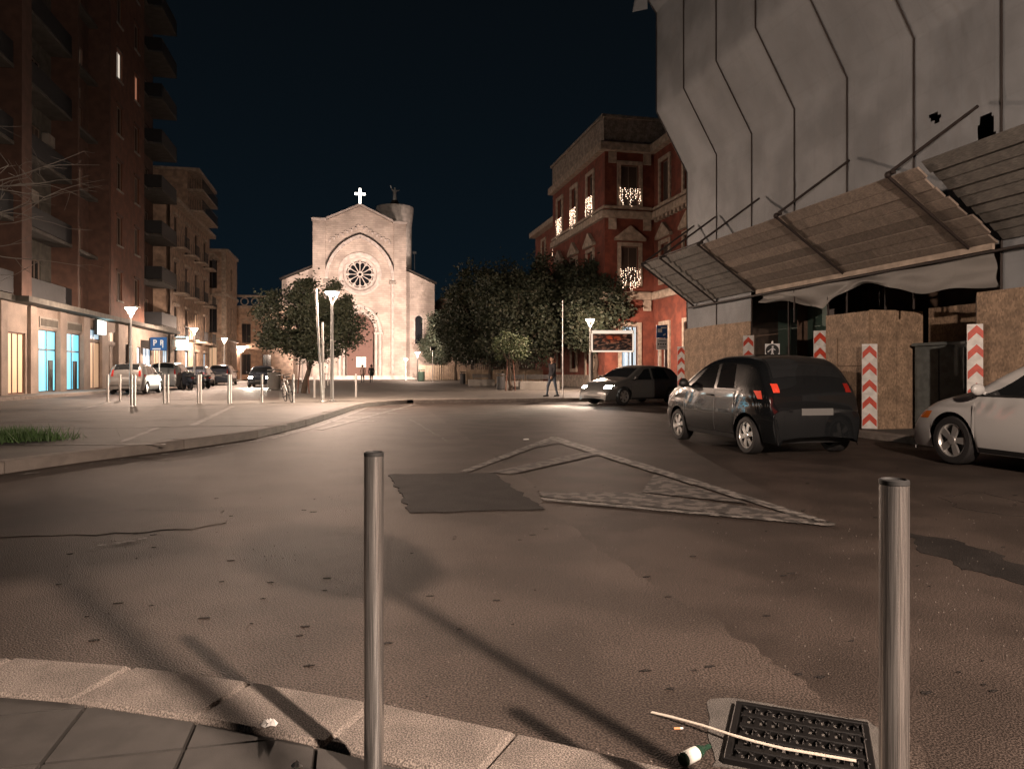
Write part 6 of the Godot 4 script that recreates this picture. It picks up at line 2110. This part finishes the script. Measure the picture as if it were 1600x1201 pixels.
	xb = x_on(760, -92)
	for k in 30: ledge(w, "picket", Vector3(lerpf(xa, xb, k / 30.0), S, -92), Vector3(lerpf(xa, xb, k / 30.0) + 0.18, S + 1.9, -91.96), M.low_wall)
	for y in [0.5, 1.6]: ledge(w, "rail", Vector3(xa, S + y, -91.955), Vector3(xb, S + y + 0.08, -91.92), M.low_wall)
	w = thing("parish_house", "low pale house with flat roof showing behind the church's side", "building", Vector3(20, S, -112))
	ledge(w, "wall", Vector3(13.5, S, -118), Vector3(40, S + 11.6, -106), M.pink_stone)
	ledge(w, "roof", Vector3(13.2, S + 11.6, -118.2), Vector3(40, S + 12.0, -105.7), M.cream_stone)
	for k in 4: ledge(w, "window", Vector3(16 + k * 3.5, S + 6.5, -105.98), Vector3(17.2 + k * 3.5, S + 8.8, -105.9), M.pane)
	# boards and signs
	p = at_depth(957, 533, 38.5)
	var bt := -0.2
	var t := thing("billboard", "lit white-framed billboard with dark orange swirling poster on posts", "billboard", Vector3(p.x, S, p.z), bt)
	var hh := p.y - S
	b = MB.new()
	for s in [-1.0, 1.0]:
		b.box(Vector3(s * 1.10, hh, 0), Vector3(0.09, 1.16, 0.14)); b.box(Vector3(0, hh + s * 0.535, 0), Vector3(2.11, 0.09, 0.138))
	b.box(Vector3(0, hh + 0.44, 0.0), Vector3(2.11, 0.1, 0.136))
	part(t, "frame", b, M.white_frame)
	b = MB.new()
	b.box(Vector3(0, hh - 0.05, 0), Vector3(2.1, 0.88, 0.05))
	var backing := part(t, "panel", b, M.trim)
	t.add_child(poster(Vector3(0, hh - 0.05, 0.032), 2.08, 0.86), true)
	b = MB.new()
	b.box(Vector3(0, hh + 0.49, 0.072), Vector3(2.2, 0.16, 0.01)); b.box(Vector3(0, hh - 0.535, 0.072), Vector3(2.2, 0.08, 0.01)); b.box(Vector3(1.10, hh - 0.045, 0.0725), Vector3(0.08, 0.9, 0.01)); b.box(Vector3(-1.10, hh - 0.045, 0.0725), Vector3(0.08, 0.9, 0.01))
	part(t, "light_strip", b, M.pane_lit)
	for s in [-1.0, 1.0]:
		b = MB.new()
		b.cyl(Vector3(s * 1.08, 0, -0.12), Vector3(s * 1.08, hh + 0.75, -0.12), 0.05, 0.05, 10)
		part(t, "post", b, M.bin_metal)
	p = at_depth(1034.5, 527, 30.0)
	t = thing("bus_stop_sign", "blue and white bus stop sign on two poles before the red palazzo", "sign", Vector3(p.x, S, p.z), -0.15)
	hh = p.y - S
	b = MB.new()
	b.box(Vector3(0, hh + 0.24, 0), Vector3(0.46, 0.52, 0.03))
	var pl := part(t, "blue_panel", b, M.sign_blue)
	b = MB.new()
	b.box(Vector3(-0.09, hh + 0.28, 0.018), Vector3(0.18, 0.15, 0.006)); b.box(Vector3(0.07, hh + 0.40, 0.018), Vector3(0.24, 0.05, 0.006)); b.box(Vector3(0.1, hh + 0.12, 0.018), Vector3(0.12, 0.05, 0.006), Basis(Vector3(0, 0, 1), 0.5))
	part(pl, "pictogram", b, M.sign_paint)
	b = MB.new()
	b.box(Vector3(0, hh - 0.27, 0), Vector3(0.46, 0.46, 0.028))
	pl = part(t, "white_panel", b, M.sign_paint)
	b = MB.new()
	for i in 4: b.box(Vector3(-0.15 + 0.1 * i, hh - 0.28, 0.017), Vector3(0.05, 0.06, 0.005))
	b.box(Vector3(0.02, hh - 0.15, 0.017), Vector3(0.3, 0.025, 0.005)); b.box(Vector3(0.02, hh - 0.40, 0.017), Vector3(0.28, 0.02, 0.005))
	part(pl, "print", b, M.bin_metal)
	for s in [-1.0, 1.0]:
		b = MB.new()
		b.cyl(Vector3(s * 0.13, 0, -0.04), Vector3(s * 0.13, hh + 0.5, -0.04), 0.025, 0.025, 8)
		part(t, "pole", b, M.steel_far)
	p = at_depth(247.5, 537, 40.0)
	t = thing("parking_sign", "blue parking board with two white letters above the parked cars", "road sign", Vector3(p.x, 0.15, p.z), -0.4)
	hh = p.y - 0.15
	b = MB.new()
	b.box(Vector3(0, hh, 0), Vector3(1.0, 0.72, 0.04))
	part(t, "panel", b, M.sign_blue)
	lettering(t, "P", Vector3(-0.22, hh + 0.06, 0.025), 0.0, 0.46, M.sign_paint)
	lettering(t, "P", Vector3(0.20, hh + 0.06, 0.025), 0.0, 0.40, M.sign_paint)
	b = MB.new()
	b.box(Vector3(0.27, hh - 0.05, 0.026), Vector3(0.05, 0.34, 0.006)); b.box(Vector3(-0.12, hh - 0.28, 0.026), Vector3(0.5, 0.07, 0.006))
	part(t, "white_marks", b, M.sign_paint)
	b = MB.new()
	b.cyl(Vector3(0.0, 0, -0.05), Vector3(0.0, hh + 0.3, -0.05), 0.035, 0.035, 10)
	part(t, "pole", b, M.steel_far)
	t = thing("pharmacy_sign", "round white glowing sign on the old pinkish house", "shop sign", Vector3(-13.3, 3.1, z_on(281, -13.2)))
	b = MB.new()
	b.box(Vector3(0.25, 0.4, 0), Vector3(0.9, 1.1, 0.14), Basis(), 0.05)
	part(t, "box", b, M.sign_white)

func poster(at: Vector3, w: float, h: float) -> MeshInstance3D:
	var im := Image.create(192, 80, false, Image.FORMAT_RGB8)
	var f := FastNoiseLite.new()
	f.frequency = 0.03; f.fractal_octaves = 4; f.seed = 44
	for x in 192:
		for y in 80:
			var n := f.get_noise_2d(x + 14.0 * f.get_noise_2d(y * 2.0, x), y * 2.0)
			var c := Color(0.10, 0.06, 0.055).lerp(Color(0.55, 0.40, 0.33), clampf(n * 2.2 + 0.25, 0.0, 1.0))
			var d := Vector2((x - 95) / 60.0, (y - 18) / 26.0).length()
			c = c.lerp(Color(0.72, 0.26, 0.10), clampf(1.1 - d, 0.0, 0.85) * (0.7 + n))
			im.set_pixel(x, y, c)
	var m := StandardMaterial3D.new()
	m.resource_name = "poster_print"
	m.albedo_texture = ImageTexture.create_from_image(im)
	m.roughness = 0.6
	m.emission_enabled = true; m.emission = Color.BLACK; m.emission_texture = m.albedo_texture; m.emission_energy_multiplier = 0.25
	var q := QuadMesh.new()
	q.size = Vector2(w, h)
	var o := MeshInstance3D.new()
	o.name = "light_box_poster"
	o.mesh = q; o.material_override = m; o.position = at
	return o

func build_traffic() -> void:
	car(Vector3(6.64, 0.006, -11.02), 0.0, "small black hatchback with glowing red tail light driving past the hoarding", "small", M.black_paint, {"name": "black_car", "tail": -1, "spokes": 6})
	car(Vector3(8.56, 0.006, -14.75), 0.0, "white hatchback parked by the hoarding, mostly hidden by the black car", "hatch", M.white_paint, {"group": "", "amber": false})
	car(Vector3(8.72, 0.006, -6.84), 0.0, "silver hatchback with five-spoke wheels parked by the chipboard hoarding", "hatch", M.silver_paint, {"spokes": 5, "amber": true, "mirror_paint": true, "pillar": -0.3})
	car(Vector3(10.75, 0.0, -26.4), PI / 2 + 0.42, "dark car with headlights on turning past the square's kerb", "hatch", M.grey_paint, {"name": "moving_car", "head": true, "beam": 60.0, "tail": 2})
	car(Vector3(-10.35, 0.151, -39.4), 0.0, "silver hatchback parked behind the bollards beneath the shops' ledge", "punto", M.punto_paint, {"group": "cars parked along the shops"})
	car(Vector3(-10.75, 0.151, -48.4), 0.0, "grey tall estate car parked next to the scooters", "tall", M.grey_paint, {"group": "cars parked along the shops"})
	car(Vector3(-10.7, 0.151, -56.6), 0.0, "dark hatchback parked beyond the scooters", "hatch", M.blue_paint, {"group": "cars parked along the shops"})
	car(Vector3(-10.3, 0.151, -64.5), 0.0, "dark tall car parked farther along, near the villa", "tall", M.blue_paint, {"group": "cars parked along the shops"})
	car(Vector3(-6.0, 0.151, -54.0), PI, "oncoming car with bright headlights in the lane", "punto", M.blue_paint, {"name": "oncoming_car", "head": true, "beam": 50.0})
	for a in [[293, 43.5, 0.5, "dark parked scooter standing directly beside the grey estate car"], [306, 44.5, 0.8, "dark parked scooter between its two neighbours in front of the lamp post"], [318, 46.0, 0.6, "dark parked scooter at the lane end of the scooter row"]]:
		var p := at_depth(a[0], 600, a[1])
		scooter(Vector3(p.x, 0.151, p.z), a[2], a[3])
	var p := gp(863, 619.5, 0.15)
	person(p, PI / 2 + 0.3, 0.42, Color(0.014, 0.014, 0.016), Color(0.06, 0.075, 0.10), Color(0.015, 0.012, 0.01), "person in dark jacket and jeans walking along the square's kerb", 0.05)
	p = at_depth(580, 597, 70.0)
	person(Vector3(p.x, 0.148, p.z), 0.1, 0.3, Color(0.012, 0.012, 0.013), Color(0.016, 0.016, 0.018), Color(0.012, 0.01, 0.01), "person in black clothes walking towards the church", 0.1)
	p = at_depth(566.5, 597, 71.0)
	person(Vector3(p.x, 0.148, p.z), -0.1, 0.34, Color(0.50, 0.36, 0.32), Color(0.03, 0.025, 0.03), Color(0.03, 0.02, 0.015), "person in pale pink jacket walking towards the church", 0.05)

func _ready() -> void:
	rng.seed = 1
	# camera: level, shifted lens, turned to where the street's vanishing point lies
	var cam := Camera3D.new()
	cam.name = "camera"
	cam.projection = Camera3D.PROJECTION_FRUSTUM
	cam.near = 0.1; cam.far = 900.0
	cam.size = 0.1 * 1201.0 / FOC
	cam.frustum_offset = Vector2(0, -0.1 * (600.5 - HOR) / FOC)
	cam.position = Vector3(0, EYE, 0); cam.rotation.y = -YAW
	add_child(cam)
	cam.current = true
	# night sky
	var we := WorldEnvironment.new()
	we.name = "world"
	var env := Environment.new()
	env.background_mode = Environment.BG_SKY
	var sky := Sky.new()
	var sm := ProceduralSkyMaterial.new()
	sm.sky_top_color = Color(0.026, 0.034, 0.043); sm.sky_horizon_color = Color(0.050, 0.096, 0.128); sm.sky_curve = 0.22
	sm.ground_bottom_color = Color(0.02, 0.02, 0.02); sm.ground_horizon_color = Color(0.05, 0.09, 0.12)
	sky.sky_material = sm
	env.sky = sky
	env.tonemap_mode = Environment.TONE_MAPPER_LINEAR
	env.tonemap_exposure = 1.0
	env.sdfgi_enabled = true; env.ssao_enabled = true; env.ssil_enabled = true
	we.environment = env
	add_child(we)
	textures()
	materials()
	# the lamp behind the camera that throws the bollards' and signs' shadows
	street_lamp(Vector3(3.05, 0.06, 3.3), 4.65, 190.0, "tall street lamp with glass globe behind the corner's bollards", "", true, Color(1.0, 0.765, 0.615))
	build_ground()
	build_apartments()
	build_old_row()
	build_church()
	build_red()
	build_scaffold()
	build_traffic()
	build_square()
	build_foreground()
